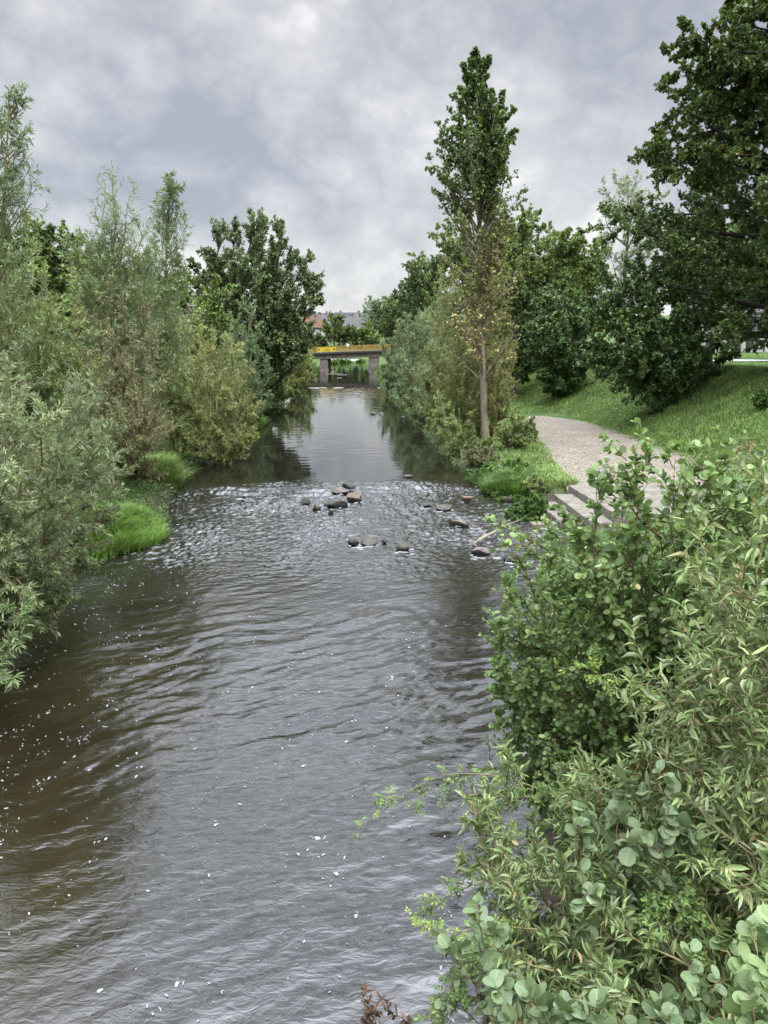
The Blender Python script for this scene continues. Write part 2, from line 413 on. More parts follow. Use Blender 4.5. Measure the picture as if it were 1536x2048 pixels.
TPL = {
 'diamond': (np.array([[0,0,0],[.5,.42,.06],[0,1,-.04],[-.5,.42,.06]]), np.array([[0,1,2,3]])),
 'lance': (np.array([[0,0,0],[0,.3,0],[0,.66,-.03],[0,1,-.16],[.42,.27,.10],[.42,.6,.07],[-.42,.27,.10],[-.42,.6,.07]]),
           np.array([[0,4,1],[1,4,5],[1,5,2],[2,5,3],[0,1,6],[1,7,6],[1,2,7],[2,3,7]])),
 'round': (np.array([[0,0,0],[0,.3,-.02],[0,.65,-.04],[0,.97,-.10]] + [[s_*x,y,z] for s_ in (1,-1) for x,y,z in ((.25,.07,.04),(.42,.26,.08),(.5,.5,.08),(.45,.74,.04),(.30,.92,-.02),(.12,1.0,-.08))]),
           np.array([f for o_, fl in ((4, 0), (10, 1)) for f in [q[::-1] if fl else q for q in ([0,o_,1],[1,o_,o_+1],[1,o_+1,o_+2],[1,o_+2,2],[2,o_+2,o_+3],[2,o_+3,o_+4],[2,o_+4,3],[3,o_+4,o_+5])]])),
 'oval': (np.array([[0,0,0],[.42,.35,.07],[.36,.7,.04],[0,1,-.05],[-.36,.7,.04],[-.42,.35,.07],[0,.5,-.03]]),
          np.array([[0,1,6],[1,2,6],[2,3,6],[3,4,6],[4,5,6],[5,0,6]])),
}
def put_leaves(mb, pos, d, size, wfac, shape, rng, rnd=None, flat=.9, curl=1.0):
    V, Fc = TPL[shape]
    n = len(pos)
    N0 = UP * flat + rng.normal(size=(n, 3)) * .55
    side = nrm(np.cross(d, N0)); nn = np.cross(side, d)
    sx = (size * wfac * rng.uniform(.8, 1.2, n))[:, None, None]
    sz = (size * curl * rng.uniform(-.3, 1.6, n))[:, None, None]
    W = pos[:, None] + V[None, :, 0:1] * sx * side[:, None] + V[None, :, 1:2] * size[:, None, None] * d[:, None] + V[None, :, 2:3] * sz * nn[:, None]
    f = (Fc[None] + (np.arange(n) * len(V))[:, None, None]).reshape(-1, Fc.shape[1])
    r = rng.random(n) if rnd is None else rnd
    mb.add(W.reshape(-1, 3), f, np.repeat(r, len(Fc)), smooth=shape != 'diamond', luv=np.tile(V * [1, 1, 0], (n, 1)) if shape != 'diamond' else None)
def leaves_on(mb, P, k, t0, size, wfac, shape, rng, tan=.7, outw=.8, droop=.15, sd=.25, rndf=None, flat=.9, keep=None, curl=1.0):
    N = len(P)
    tq = t0 + (1 - t0) * rng.random((N, k))
    pos, T = sample(P, tq); pos = pos.reshape(-1, 3); T = T.reshape(-1, 3)
    d = nrm(tan * T + outw * perp(T, rng) - UP * droop)
    if keep is not None:
        kk = keep(pos); pos, d = pos[kk], d[kk]
    sz = size * np.clip(1 + sd * rng.normal(size=len(pos)), .45, 1.7)
    put_leaves(mb, pos, d, sz, wfac, shape, rng, None if rndf is None else rndf(pos, rng), flat, curl)

def radii(P, r0, r1):
    N, S, _ = P.shape
    r0 = np.broadcast_to(np.asarray(r0, float), (N,)); r1 = np.broadcast_to(np.asarray(r1, float), (N,))
    s = np.linspace(0, 1, S)[None]
    return r0[:, None] * (1 - s) + r1[:, None] * s

BARK = plain('bark_grey_brown', (.15, .125, .10), .9, .5, 7.0, .6)
BARK_PALE = plain('bark_pale', (.25, .215, .155), .85, .45, 9.0, .5)
BARK_DARK = plain('bark_dark', (.06, .05, .04), .9, .4, 7.0, .6)
TWIG = plain('twigs_yellow_brown', (.22, .19, .09), .75, .4, 6.0)
TWIG_RED = plain('twigs_red_brown', (.15, .085, .05), .75, .4, 6.0)

def shrub(name, label, cat, base, tips, mat, leaf, bark=TWIG, n1=16, n2=9, l1=.34, l2=.32, a1=.65, a2=.7, trop1=.05, trop2=.03,
          r0=.045, group=None, seed=0, nstem=None, bow=.45, twigr=.006, parts=('stems', 'foliage'), t1=.12, taper=.55, keep=None, wander=.09, jit=.12):
    """multi-stemmed plant: stems rise from the base and bend to given tips"""
    rng = np.random.default_rng(100 + seed)
    base = np.asarray(base, float); tips = np.asarray(tips, float)
    root = empty(name, base, label, cat, group)
    n = len(tips); dv = tips - base
    st = base + np.concatenate([dv[:, :2] * .10 + rng.normal(size=(n, 2)) * .08, -.15 * np.ones((n, 1))], 1)
    md = base + np.concatenate([dv[:, :2] * (1 - bow) , dv[:, 2:] * (.5 + .25 * bow)], 1) + rng.normal(size=(n, 3)) * jit
    P = bezier(st, md, tips, 9)
    P[:, 1:-1] += rng.normal(size=(n, 7, 3)) * .02 * np.linalg.norm(dv, axis=1)[:, None, None]
    L = np.linalg.norm(np.diff(P, axis=1), axis=2).sum(1)
    mb = MB(); mb.tube(P, radii(P, r0 * L / L.max(), r0 * .12), 6)
    P1, L1, tq = branch(P, L, n1, t1, 1.0, a1, .22, lambda q: l1 * (1 - taper * q), 6, wander, trop1, rng)
    mb.tube(P1, radii(P1, r0 * .28, twigr * .6), 4)
    P2, L2, _ = branch(P1, L1, n2, .12, 1.0, a2, .25, lambda q: l2 * (1 - .5 * q), 4, wander, trop2, rng)
    mb.tube(P2, radii(P2, twigr, twigr * .4), 3)
    mb.build(parts[0], bark, root)
    fb = MB()
    lf = dict(leaf); k = lf.pop('k'); kk = lf.pop('k1', max(2, k // 2))
    leaves_on(fb, P2, k, .05, rng=rng, keep=keep, **lf)
    leaves_on(fb, P1, kk, .4, rng=rng, keep=keep, **lf)
    leaves_on(fb, P, kk + 4, .65, rng=rng, keep=keep, **lf)
    fb.build(parts[1], mat, root)
    return root

def dome_tips(base, H, R, n, seed, lean=(0, 0), lo=.55, flat=.35, spread=1.0):
    rng = np.random.default_rng(500 + seed)
    a = np.sqrt((np.arange(n) + .5) / n) * spread; ph = np.arange(n) * 2.39996 + rng.random() * 6
    z = H * (1 - flat * a ** 2) * rng.uniform(.80, 1.0, n)
    low = rng.random(n) < .3 * a
    z = np.where(low, z * rng.uniform(lo, .85, n), z)
    z[0] = H
    return np.stack([base[0] + R * a * np.cos(ph) + lean[0] * z / H, base[1] + R * a * np.sin(ph) + lean[1] * z / H, base[2] + z], -1)

def tree(name, label, cat, base, top, prof, mat, leaf, bark=BARK, n1=40, n2=12, n3=8, t0=.2, a1=.95, trop1=.04, l2=.38, l3=.36, r0=.25,
         group=None, seed=0, whorl=None, wander=.10, keep=None, trunk_wander=.012, twig_sides=3, s1=7, a2=.75, droop3=0., dens_tip=.0, sd1=.18):
    """single-trunk tree; prof(t) = length in metres of the limb that leaves the trunk at fraction t of its height"""
    rng = np.random.default_rng(900 + seed)
    base = np.asarray(base, float); top = np.asarray(top, float)
    root = empty(name, base, label, cat, group)
    H = np.linalg.norm(top - base)
    s = np.linspace(0, 1, 16)[:, None]
    P = base + (top - base) * s + np.cumsum(rng.normal(size=(16, 3)) * trunk_wander * H / 4, 0) * np.array([1, 1, 0]) * (s > 0) * (1 - s)
    P[0] = base - np.array([0, 0, .3]); P = P[None]
    mb = MB(); rr = r0 * (1 - np.linspace(0, 1, 16)) ** .8 + .012; rr[0] *= 1.35
    mb.tube(P, rr[None], 10)
    P1, L1, tq = branch(P, np.array([1.0]), n1, t0, .985, a1, sd1, prof, s1, wander, trop1, rng, whorl)
    mb.tube(P1, radii(P1, np.clip(.022 * L1, .012, r0 * .45), .006), 5)
    P2, L2, _ = branch(P1, L1, n2, .18, 1.0, a2, .22, lambda q: l2 * (1 - .55 * q), 5, wander, trop1 * .6, rng)
    mb.tube(P2, radii(P2, np.clip(.012 * L2, .006, .05), .004), 4)
    P3, L3, _ = branch(P2, L2, n3, .15, 1.0, .8, .25, lambda q: l3 * (1 - .4 * q), 4, wander, droop3, rng)
    mb.tube(P3, radii(P3, .006, .003), 3)
    mb.build('trunk', bark, root)
    fb = MB(); lf = dict(leaf); k = lf.pop('k'); kk = lf.pop('k1', max(2, k // 2))
    leaves_on(fb, P3, k, .05, rng=rng, keep=keep, **lf)
    leaves_on(fb, P2, kk, .45, rng=rng, keep=keep, **lf)
    leaves_on(fb, P1, kk, .6, rng=rng, keep=keep, **lf)
    fb.build('crown', mat, root)
    return root

def round_prof(R, tc=.45, tw=.62, lo=.25):
    return lambda q: R * np.sqrt(np.clip(1 - ((q - tc) / tw) ** 2, lo ** 2, 1))

# leaf colours (real leaf colours, light comes from sky and sun)
M_SILVER = leaf_mat('leaves_silver_willow', [(0, (0.104, 0.151, 0.053)), (.4, (0.167, 0.224, 0.080)), (.75, (0.224, 0.280, 0.112)), (.93, (0.312, 0.347, 0.170)), (1, (0.344, 0.314, 0.138))], back=(.40, .43, .32), trans=.22)
M_OLIVE = leaf_mat('leaves_olive_willow', [(0, (0.127, 0.194, 0.047)), (.45, (0.212, 0.291, 0.080)), (.8, (0.321, 0.380, 0.111)), (1, (0.473, 0.441, 0.159))], back=(.24, .275, .17), trans=.28)
M_GOLD = leaf_mat('leaves_yellow_green_willow', [(0, (0.144, 0.176, 0.042)), (.45, (0.248, 0.282, 0.080)), (.8, (0.334, 0.347, 0.111)), (1, (0.402, 0.341, 0.127))], back=(.32, .34, .19), trans=.3)
M_BLUISH = leaf_mat('leaves_bluish_willow', [(0, (0.092, 0.161, 0.062)), (.5, (0.153, 0.242, 0.096)), (1, (0.253, 0.338, 0.137))], back=(.27, .32, .23), trans=.25)
M_BROWNISH = leaf_mat('leaves_fading_willow', [(0, (0.128, 0.157, 0.055)), (.35, (0.197, 0.213, 0.086)), (.7, (0.245, 0.241, 0.111)), (1, (0.309, 0.258, 0.131))], back=(.26, .25, .17), trans=.25)
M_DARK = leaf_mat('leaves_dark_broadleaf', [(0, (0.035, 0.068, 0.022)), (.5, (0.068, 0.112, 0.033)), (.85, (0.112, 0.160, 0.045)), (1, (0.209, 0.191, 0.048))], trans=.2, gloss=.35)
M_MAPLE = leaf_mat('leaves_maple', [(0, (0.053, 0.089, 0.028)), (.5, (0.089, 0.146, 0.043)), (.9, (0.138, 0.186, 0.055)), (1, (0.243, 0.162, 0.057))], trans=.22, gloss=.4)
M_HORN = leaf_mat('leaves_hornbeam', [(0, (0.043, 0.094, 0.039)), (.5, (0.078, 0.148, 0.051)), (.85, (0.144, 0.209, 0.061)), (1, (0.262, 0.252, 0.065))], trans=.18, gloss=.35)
M_MID = leaf_mat('leaves_mid_green', [(0, (0.091, 0.155, 0.042)), (.5, (0.163, 0.241, 0.068)), (.9, (0.253, 0.309, 0.086)), (1, (0.405, 0.328, 0.096))], trans=.25)
M_POPLAR = leaf_mat('leaves_poplar', [(0, (0.082, 0.148, 0.036)), (.35, (0.140, 0.214, 0.057)), (.6, (0.247, 0.247, 0.066)), (.82, (0.446, 0.346, 0.099)), (1, (0.546, 0.331, 0.116))], back=(.16, .19, .10), trans=.25, gloss=.5, clump=.2)
M_BPOP = leaf_mat('leaves_black_poplar', [(0, (0.081, 0.127, 0.049)), (.5, (0.139, 0.198, 0.075)), (.85, (0.215, 0.265, 0.099)), (1, (0.315, 0.337, 0.117))], back=(.15, .18, .11), trans=.22)
M_ALDER = leaf_mat('leaves_alder', [(0, (.115, .20, .055)), (.5, (.175, .285, .08)), (.88, (.235, .35, .10)), (.97, (.31, .39, .11)), (1, (.33, .26, .09))], back=(.22, .30, .15), trans=.3, rough=.38, gloss=.5, clump=.18, cscale=1.6, veins=8)
M_ALDERB = leaf_mat('leaves_alder_greyish', [(0, (0.098, 0.150, 0.068)), (.6, (0.128, 0.188, 0.083)), (1, (0.165, 0.225, 0.098))], back=(.25, .32, .19), trans=.25, rough=.42, gloss=.45, clump=.12, cscale=3, veins=8)
M_PALE = leaf_mat('leaves_alder_pale', [(0, (0.170, 0.255, 0.093)), (.6, (0.212, 0.306, 0.119)), (1, (0.264, 0.340, 0.153))], back=(.28, .36, .20), trans=.3, rough=.42, gloss=.4, clump=.1, cscale=3, veins=8)
M_SALLOW = leaf_mat('leaves_near_willow', [(0, (0.140, 0.210, 0.063)), (.5, (0.210, 0.294, 0.097)), (.85, (0.291, 0.372, 0.137)), (.94, (0.396, 0.396, 0.194)), (.975, (0.384, 0.264, 0.125)), (1, (0.279, 0.156, 0.080))], back=(.32, .37, .21), trans=.22, rough=.42, gloss=.45, clump=.15, cscale=2, veins=12)
M_ROSE = leaf_mat('leaves_dog_rose', [(0, (.07, .14, .035)), (.6, (.12, .21, .05)), (.9, (.19, .28, .06)), (1, (.28, .32, .06))], back=(.18, .26, .12), trans=.3, rough=.4, gloss=.5, clump=.12, cscale=2, veins=7)
M_LIME = leaf_mat('leaves_young_rose', [(0, (.17, .27, .05)), (.6, (.24, .34, .07)), (1, (.32, .38, .08))], back=(.26, .34, .14), trans=.35, clump=.1)
M_NETTLE = leaf_mat('leaves_nettle', [(0, (.06, .13, .03)), (.6, (.10, .20, .045)), (1, (.17, .26, .07))], trans=.3)
M_WEED = leaf_mat('leaves_bank_weeds', [(0, (.035, .07, .018)), (.6, (.065, .12, .03)), (1, (.13, .16, .05))], trans=.28, clump=.4)
M_GRASS = leaf_mat('grass_blades', [(0, (0.096, 0.173, 0.032)), (.5, (0.147, 0.243, 0.054)), (.85, (0.215, 0.292, 0.081)), (1, (0.318, 0.292, 0.130))], trans=.3, clump=.3, cscale=.6)
M_TUFT = leaf_mat('grass_bright', [(0, (.09, .19, .03)), (.5, (.15, .29, .045)), (.85, (.21, .34, .07)), (1, (.30, .30, .12))], trans=.35, clump=.2)
M_DEAD = leaf_mat('leaves_dead', [(0, (.05, .03, .02)), (1, (.12, .07, .04))], trans=.1)

LW = lambda size, k, **q: dict(size=size, wfac=.2, shape='diamond', k=k, tan=.75, outw=.65, droop=.12, **q)

# --- left bank
b0 = (-8.0, 14.2, gz(-8.0, 14.2))
tips = [at(u, v, Y) for u, v, Y in [(10, 770, 13.5), (60, 760, 14.5), (130, 775, 14.5), (185, 830, 14.6), (222, 860, 14.6), (235, 960, 15), (195, 1040, 14.8), (215, 900, 16), (120, 820, 12.8),
        (140, 900, 12.8), (155, 1010, 13.2), (60, 850, 12.2), (20, 960, 11.6), (100, 1120, 12.6), (165, 1120, 14.2), (60, 1150, 12.0), (10, 1100, 11.2), (-60, 780, 13), (-90, 880, 11.5), (-20, 800, 16), (170, 780, 16.5), (110, 1000, 12.3), (-60, 1000, 10.8),(40,1040,11.8),(130,1190,13.2)]]
shrub('willow_bush', 'big silvery willow bush at the left edge leaning over the water', 'bush', b0, tips, M_SILVER, dict(LW(.09, 19), sd=.35), n1=17, n2=10, l1=.26, l2=.36, r0=.06, seed=1, bow=.3)
b0 = (-6.9, 10.6, .05)
shrub('willow_seedling', 'pale leafy willow sprigs poking in at the left edge low over the water', 'bush', b0,
      [at(u, v, Y) for u, v, Y in [(40, 1215, 10.4), (52, 1250, 10.2), (10, 1190, 10.5), (15, 1340, 9.6), (-30, 1240, 10), (-40, 1330, 9.4), (-60, 1180, 10.4)]],
      M_PALE, dict(size=.13, wfac=.2, shape='lance', k=9, tan=.6, outw=.7, droop=.1), n1=6, n2=4, l1=.2, l2=.4, r0=.02, seed=2, bow=.2)
# tall thin willow on the left edge
b0 = (-10.2, 20.5, gz(-10.2, 20.5)); tp = at(18, 216, 20.5)
tree('willow_tree', 'tall thin willow at the left edge with wispy leaves against the sky', 'tree', b0, tp, lambda q: 1.9 * np.clip(1.02 - q, .0, 1) ** .7 + .4, M_BLUISH,
     dict(LW(.15, 6), wfac=.19), bark=TWIG, n1=70, n2=6, n3=3, t0=.08, a1=.6, trop1=.06, l2=.5, l3=.7, r0=.06, seed=3)
b0 = (-10.8, 23.5, gz(-10.8, 23.5))
shrub('willow_bush', 'olive green willow thicket behind the silvery bush, under the tall thin willow', 'bush', b0,
      [at(u, v, Y) for u, v, Y in [(20, 520, 25), (60, 520, 25), (95, 580, 25), (-20, 540, 24), (130, 640, 24), (75, 620, 23), (25, 610, 22), (-40, 610, 22), (100, 640, 22), (150, 660, 23), (40, 660, 21.5), (-70, 600, 23), (165, 740, 22.5), (120, 700, 22)]],
      M_OLIVE, dict(LW(.15, 12)), n1=18, n2=9, l1=.28, r0=.07, seed=4)
b0 = (-15, 32, gz(-15, 32))
tree('alder_tree', 'dark broadleaf tree behind the thin willow at the left edge', 'tree', b0, at(5, 515, 32), round_prof(3.4, .5, .6), M_DARK, dict(size=.15, wfac=.7, shape='diamond', k=16, droop=.25), n1=36, n2=10, n3=8, seed=5)
b0 = np.array([*on(265, 955, .5)[:2], .45])
shrub('willow_bush', 'brownish fading willow with many bare twigs beside the bright grass', 'bush', b0,
      [at(u, v, Y) for u, v, Y in [(215, 610, 26), (185, 650, 26), (250, 630, 27), (300, 690, 27), (325, 770, 26.5), (318, 840, 26), (160, 710, 25), (285, 620, 28), (235, 680, 24.5), (285, 780, 25), (190, 740, 24.5), (300, 880, 25.5), (240, 830, 24.5), (150, 630, 27)]],
      M_BROWNISH, dict(LW(.13, 8), k1=4), bark=TWIG_RED, n1=18, n2=9, l1=.25, r0=.05, seed=6, twigr=.008)
b0 = (-9.8, 32, gz(-9.8, 32))
shrub('willow_tree', 'wispy many-stemmed willow with loose grey-green top standing left of the spire-shaped one', 'tree', b0,
      [at(u, v, Y) for u, v, Y in [(228, 398, 32), (255, 405, 32), (205, 430, 32), (285, 470, 32), (175, 490, 31), (200, 500, 32), (245, 480, 33), (300, 520, 32), (155, 520, 31), (265, 540, 32), (215, 560, 31), (170, 590, 31), (310, 600, 32)]],
      M_BLUISH, dict(LW(.18, 10), wfac=.17), n1=22, n2=7, l1=.22, l2=.5, a1=.6, r0=.07, seed=7, t1=.2)
b0 = (-9.2, 35, gz(-9.2, 35)); tp = at(341, 374, 35)
tree('willow_tree', 'slender spire-shaped willow, the pointed one left of the dark poplar', 'tree', b0, tp, lambda q: 2.5 * np.clip(1.02 - q, .0, 1) ** .7 + .4, M_BLUISH,
     dict(LW(.18, 7), wfac=.2), bark=TWIG, n1=66, n2=7, n3=3, t0=.1, a1=.55, trop1=.07, l2=.5, l3=.6, r0=.07, seed=8)
b0 = np.array([*on(452, 925, .2)[:2], .2])
shrub('willow_bush', 'rounded yellow-green willow bush with arching twigs at the calm water', 'bush', b0,
      [at(u, v, Y) for u, v, Y in [(395, 645, 40), (430, 680, 40), (355, 660, 40), (465, 690, 39), (498, 750, 38.5), (515, 810, 38), (508, 870, 37.5), (330, 690, 39), (400, 720, 37), (450, 780, 36.5), (370, 800, 36), (340, 850, 35.5), (430, 860, 35.5), (480, 890, 36.5), (310, 760, 38), (385, 900, 35.5), (350, 620, 41), (415, 690, 42), (480, 740, 41), (310, 660, 40),(365,880,34.8),(340,790,37)]],
      M_GOLD, dict(LW(.15, 14)), n1=19, n2=10, l1=.25, r0=.07, seed=9)
b0 = (-8.4, 36, .6)
shrub('willow_bush', 'low dark green willow under the wispy willows at the water edge', 'bush', b0,
      [at(u, v, Y) for u, v, Y in [(330, 600, 36), (345, 680, 35), (325, 760, 35), (350, 850, 34.5), (375, 905, 35), (300, 680, 35), (370, 760, 35), (340, 910, 34)]],
      M_OLIVE, dict(LW(.15, 12)), n1=16, n2=9, l1=.26, r0=.05, seed=10)
for i, (u, v, Y, sd_, lab) in enumerate([(488, 618, 52, 11, 'pointed grey-green willow in front of the black poplar, the taller of two'), (455, 665, 50, 12, 'smaller grey-green willow squeezed between the yellow-green bush and the black poplar')]):
    tp = at(u, v, Y); b0 = (tp[0] - .1, Y, gz(tp[0], Y))
    shrub('willow_tree', lab, 'tree', b0, dome_tips(b0, tp[2] - b0[2], 1.9, 12, sd_, flat=.5), M_BLUISH, dict(LW(.17, 12)), n1=18, n2=8, l1=.24, a1=.5, r0=.06, seed=sd_, group='grey-green willows before the black poplar')
# the dark black poplar: several big upright limbs, each with its own clump
b0 = (-8.6, 64, gz(-8.6, 64))
tips = [at(u, v, Y) for u, v, Y in [(450, 470, 64), (470, 462, 66), (508, 444, 64), (520, 452, 66), (561, 462, 64), (548, 500, 62), (588, 520, 64), (610, 515, 65), (622, 560, 64), (628, 600, 63), (440, 540, 64), (480, 540, 61), (525, 560, 60), (575, 590, 60), (600, 650, 61), (560, 680, 59.5), (520, 660, 59), (490, 620, 60), (455, 600, 62), (585, 720, 60), (545, 760, 60), (610, 690, 63), (500, 720, 59.5)]]
shrub('poplar_tree', 'dark many-topped black poplar towering over the left bank before the bridge', 'tree', b0, tips, M_BPOP, dict(size=.2, wfac=.5, shape='diamond', k=22, droop=.1, tan=.6, outw=.8),
      bark=BARK_DARK, n1=24, n2=12, l1=.19, l2=.45, a1=.6, r0=.28, seed=13, t1=.3, parts=('trunk', 'crown'), twigr=.012, bow=.35, jit=.3)
for i, (u, v, Y, R, mt, lab) in enumerate([(600, 690, 86, 2.3, M_GOLD, 'yellowish willow bush at the waterline below the black poplar'), (560, 740, 72, 2.2, M_MID, 'green bush hanging over the dark water under the black poplar'), (612, 700, 112, 2.2, M_OLIVE, 'small olive bush on the left bank nearest the bridge'), (535, 790, 62, 1.5, M_BLUISH, 'low grey-green bush between the yellow-green willow and the black poplar')]):
    tp = at(u, v, Y); b0 = (tp[0] - .6, Y, max(.1, gz(tp[0] - .6, Y)))
    shrub('riverside_bush', lab, 'bush', b0, dome_tips(b0, tp[2] - b0[2], R, 14, 20 + i, flat=.55, lean=(.4, 0)), mt, dict(LW(.22, 13), ), n1=14, n2=8, l1=.3, r0=.05, seed=20 + i, group='bushes on the left waterline')
BG = [(118, 515, 47, 5, M_GOLD, 'yellow-tinged round tree far behind the willows on the left', 30), (170, 560, 42, 4.2, M_MID, 'green round tree behind the brownish willow', 31), (412, 528, 78, 4, M_DARK, 'small dark tree just left of the black poplar', 32), (60, 500, 52, 5, M_MID, 'green tree behind the olive thicket on the far left', 33), (290, 560, 66, 5.5, M_OLIVE, 'olive tree behind the two wispy willows', 34), (380, 590, 58, 4.5, M_MID, 'bushy green tree behind the spire-shaped willow', 35)]
for u, v, Y, R, mt, lab, sd_ in BG:
    tp = at(u, v, Y); tp[2] -= .25 * R; b0 = (tp[0], Y, gz(tp[0], Y))
    tree('broadleaf_tree', lab, 'tree', b0, tp, round_prof(R, .5, .62), mt, dict(size=.19, wfac=.65, shape='diamond', k=13, droop=.2), n1=36, n2=10, n3=7, t0=.12, seed=sd_, group='trees behind the left bank willows')
# alder leaning out over the river beside the viewer, seen as a dark reflection
b0 = (-9.6, 6.5, gz(-9.6, 6.5))
tree('alder_tree', 'tall alder leaning over the river beside the viewer, shading the lower left water', 'tree', b0, (-6.6, 11.5, 17.5), lambda q: 4.6 * np.clip((q - .30) * 3, 0, 1) * np.sqrt(np.clip(1.05 - q, .05, 1)), M_DARK,
     dict(size=.2, wfac=.8, shape='diamond', k=12, droop=.2), bark=BARK_DARK, n1=40, n2=10, n3=7, t0=.48, a1=1.0, seed=40)

# --- right bank
b0 = on(972, 884, .55); tp = at(952, 96, 40.5)
b0 = np.array([b0[0], 40.5, .5])
def pop_prof(q):
    return np.interp(q, [.14, .2, .3, .42, .5, .6, .68, .75, .84, .92, 1.0], [3.6, 3.9, 3.6, 3.9, 4.4, 4.4, 3.8, 3.0, 2.1, 1.25, .4]) * .80
def pop_rnd(pos, rng):
    h = (pos[:, 2] - .5) / 20.5
    return np.clip(rng.random(len(pos)) * .45 + np.interp(h, [0, .3, .48, .58, .72, 1], [.52, .5, .40, .22, .02, -.1]), 0, 1)
def pop_keep(pos):
    h = (pos[:, 2] - .5) / 20.5
    return np.random.default_rng(5).random(len(pos)) < np.interp(h, [0, .15, .3, .4, .5, .6, .7, .85, 1], [.08, .10, .13, .24, .42, .68, .9, 1, 1])
tree('poplar_tree', 'tall slender poplar with pale trunk, yellowing below and green at the top', 'tree', b0, tp, pop_prof, M_POPLAR, dict(size=.125, wfac=.85, shape='diamond', k=14, droop=.45, tan=.5, outw=.8, rndf=pop_rnd),
     bark=BARK_PALE, n1=126, n2=10, n3=5, t0=.17, a1=.62, trop1=.08, l2=.30, l3=.5, r0=.195, seed=50, keep=pop_keep, trunk_wander=.006, whorl=3, a2=.6, sd1=.2)
WR = [
 ((5.9, 36.5, .25), [(985, 880, 36), (940, 850, 37), (905, 840, 37.5), (880, 870, 38), (915, 905, 37), (960, 920, 36), (1000, 900, 36), (880, 800, 39), (860, 850, 39)], M_OLIVE, 'low olive willow in front of the poplar trunk at the water edge', .13, 60),
 ((6.4, 43, .35), [(905, 600, 44), (935, 590, 44), (880, 640, 44), (970, 610, 44), (1000, 650, 44), (860, 700, 43), (850, 760, 42.5), (1010, 700, 44), (920, 680, 42), (960, 700, 43), (1012, 770, 43), (880, 760, 41), (930, 760, 41), (985, 780, 42), (1005, 840, 42), (850, 820, 41.5), (1000, 560, 45), (890, 560, 45.5)], M_GOLD, 'tall olive willow thicket wrapped around the poplar trunk', .15, 61),
 ((5.9, 53, .3), [(830, 680, 53), (860, 640, 54), (815, 740, 52), (812, 800, 52), (840, 820, 50), (870, 700, 52), (850, 740, 51), (830, 780, 50.5), (890, 620, 54), (880, 680, 53)], M_SILVER, 'grey-green willow overhanging the calm water left of the poplar', .17, 62),
 ((5.9, 68, .3), [(840, 640, 68), (820, 665, 68), (800, 720, 66), (795, 770, 65), (860, 620, 69), (825, 720, 65), (850, 660, 67), (880, 610, 70)], M_BLUISH, 'bluish willow with feathery shoots farther up the right bank', .19, 63),
 ((6.2, 92, .3), [(800, 655, 92), (785, 680, 92), (772, 715, 90), (770, 745, 88), (815, 640, 94), (790, 720, 89), (840, 640, 94), (775, 770, 88), (768, 690, 92), (766, 735, 91)], M_SILVER, 'grey willow bush on the right bank hiding the end of the bridge', .24, 64),
]
for b0, tp_, mt, lab, sz, sd_ in WR:
    shrub('willow_bush', lab, 'bush', b0, [at(*q) for q in tp_], mt, dict(LW(sz, 13)), n1=20, n2=10, l1=.27, r0=.06, seed=sd_, group='willows along the right bank', bow=.35)
b0 = (8.3, 41.8, .55)
shrub('twiggy_shrub', 'yellowish shrub of upright reddish twigs hugging the poplar trunk', 'bush', b0,
      [at(u, v, Y) for u, v, Y in [(1010, 700, 42), (990, 720, 41), (1020, 760, 42), (950, 740, 41), (905, 720, 41), (925, 790, 40.5), (1015, 820, 41), (985, 800, 40), (885, 730, 41.5), (900, 850, 40), (940, 830, 40), (1030, 700, 43), (1000, 640, 42), (1022, 660, 42), (1005, 770, 40.5), (1025, 800, 41), (965, 700, 41.5)]],
      M_GOLD, dict(LW(.12, 12)), bark=TWIG_RED, n1=16, n2=8, l1=.25, r0=.035, seed=66, twigr=.009, a1=.4, trop1=.12)
for u, v, Y, R, H, mt, lab, sd_, sz in [(1025, 885, 35.5, .95, 1.9, M_OLIVE, 'leafy shrub at the gravel edge right of the poplar trunk', 70, .12), (1070, 980, 28.4, .7, .8, M_NETTLE, 'low weedy bush beside the stone steps', 71, .09), (1000, 950, 31.5, 1.1, .8, M_NETTLE, 'bright nettle patch on the bank between water and gravel', 72, .11), (1030, 930, 32.5, .75, .7, M_NETTLE, 'green weeds on the bank behind the nettle patch', 75, .11), (1035, 985, 28.5, .9, .7, M_NETTLE, 'leafy weeds hanging over the stones above the steps', 76, .10), (1072, 950, 30.5, .6, .6, M_OLIVE, 'dry pinkish-green weeds at the near corner of the gravel', 77, .10), (980, 925, 33, 1.0, .8, M_NETTLE, 'weeds hanging over the pale boulder at the water', 78, .11), (1062, 870, 33.8, .3, 1.3, M_OLIVE, 'thin upright sapling standing at the left edge of the gravel', 73, .10), (960, 905, 34.6, 1.0, 1.0, M_BROWNISH, 'dull scrub at the foot of the bank below the poplar', 74, .10)]:
    q = on(u, v + 20, .5); b0 = (q[0], q[1], gz(q[0], q[1]))
    shrub('bank_shrub', lab, 'bush', b0, dome_tips(b0, H, R, 12, sd_, flat=.5), mt, dict(size=sz, wfac=.35, shape='diamond', k=10, droop=.15), n1=12, n2=7, l1=.34, r0=.02, seed=sd_, group='low growth on the right bank')
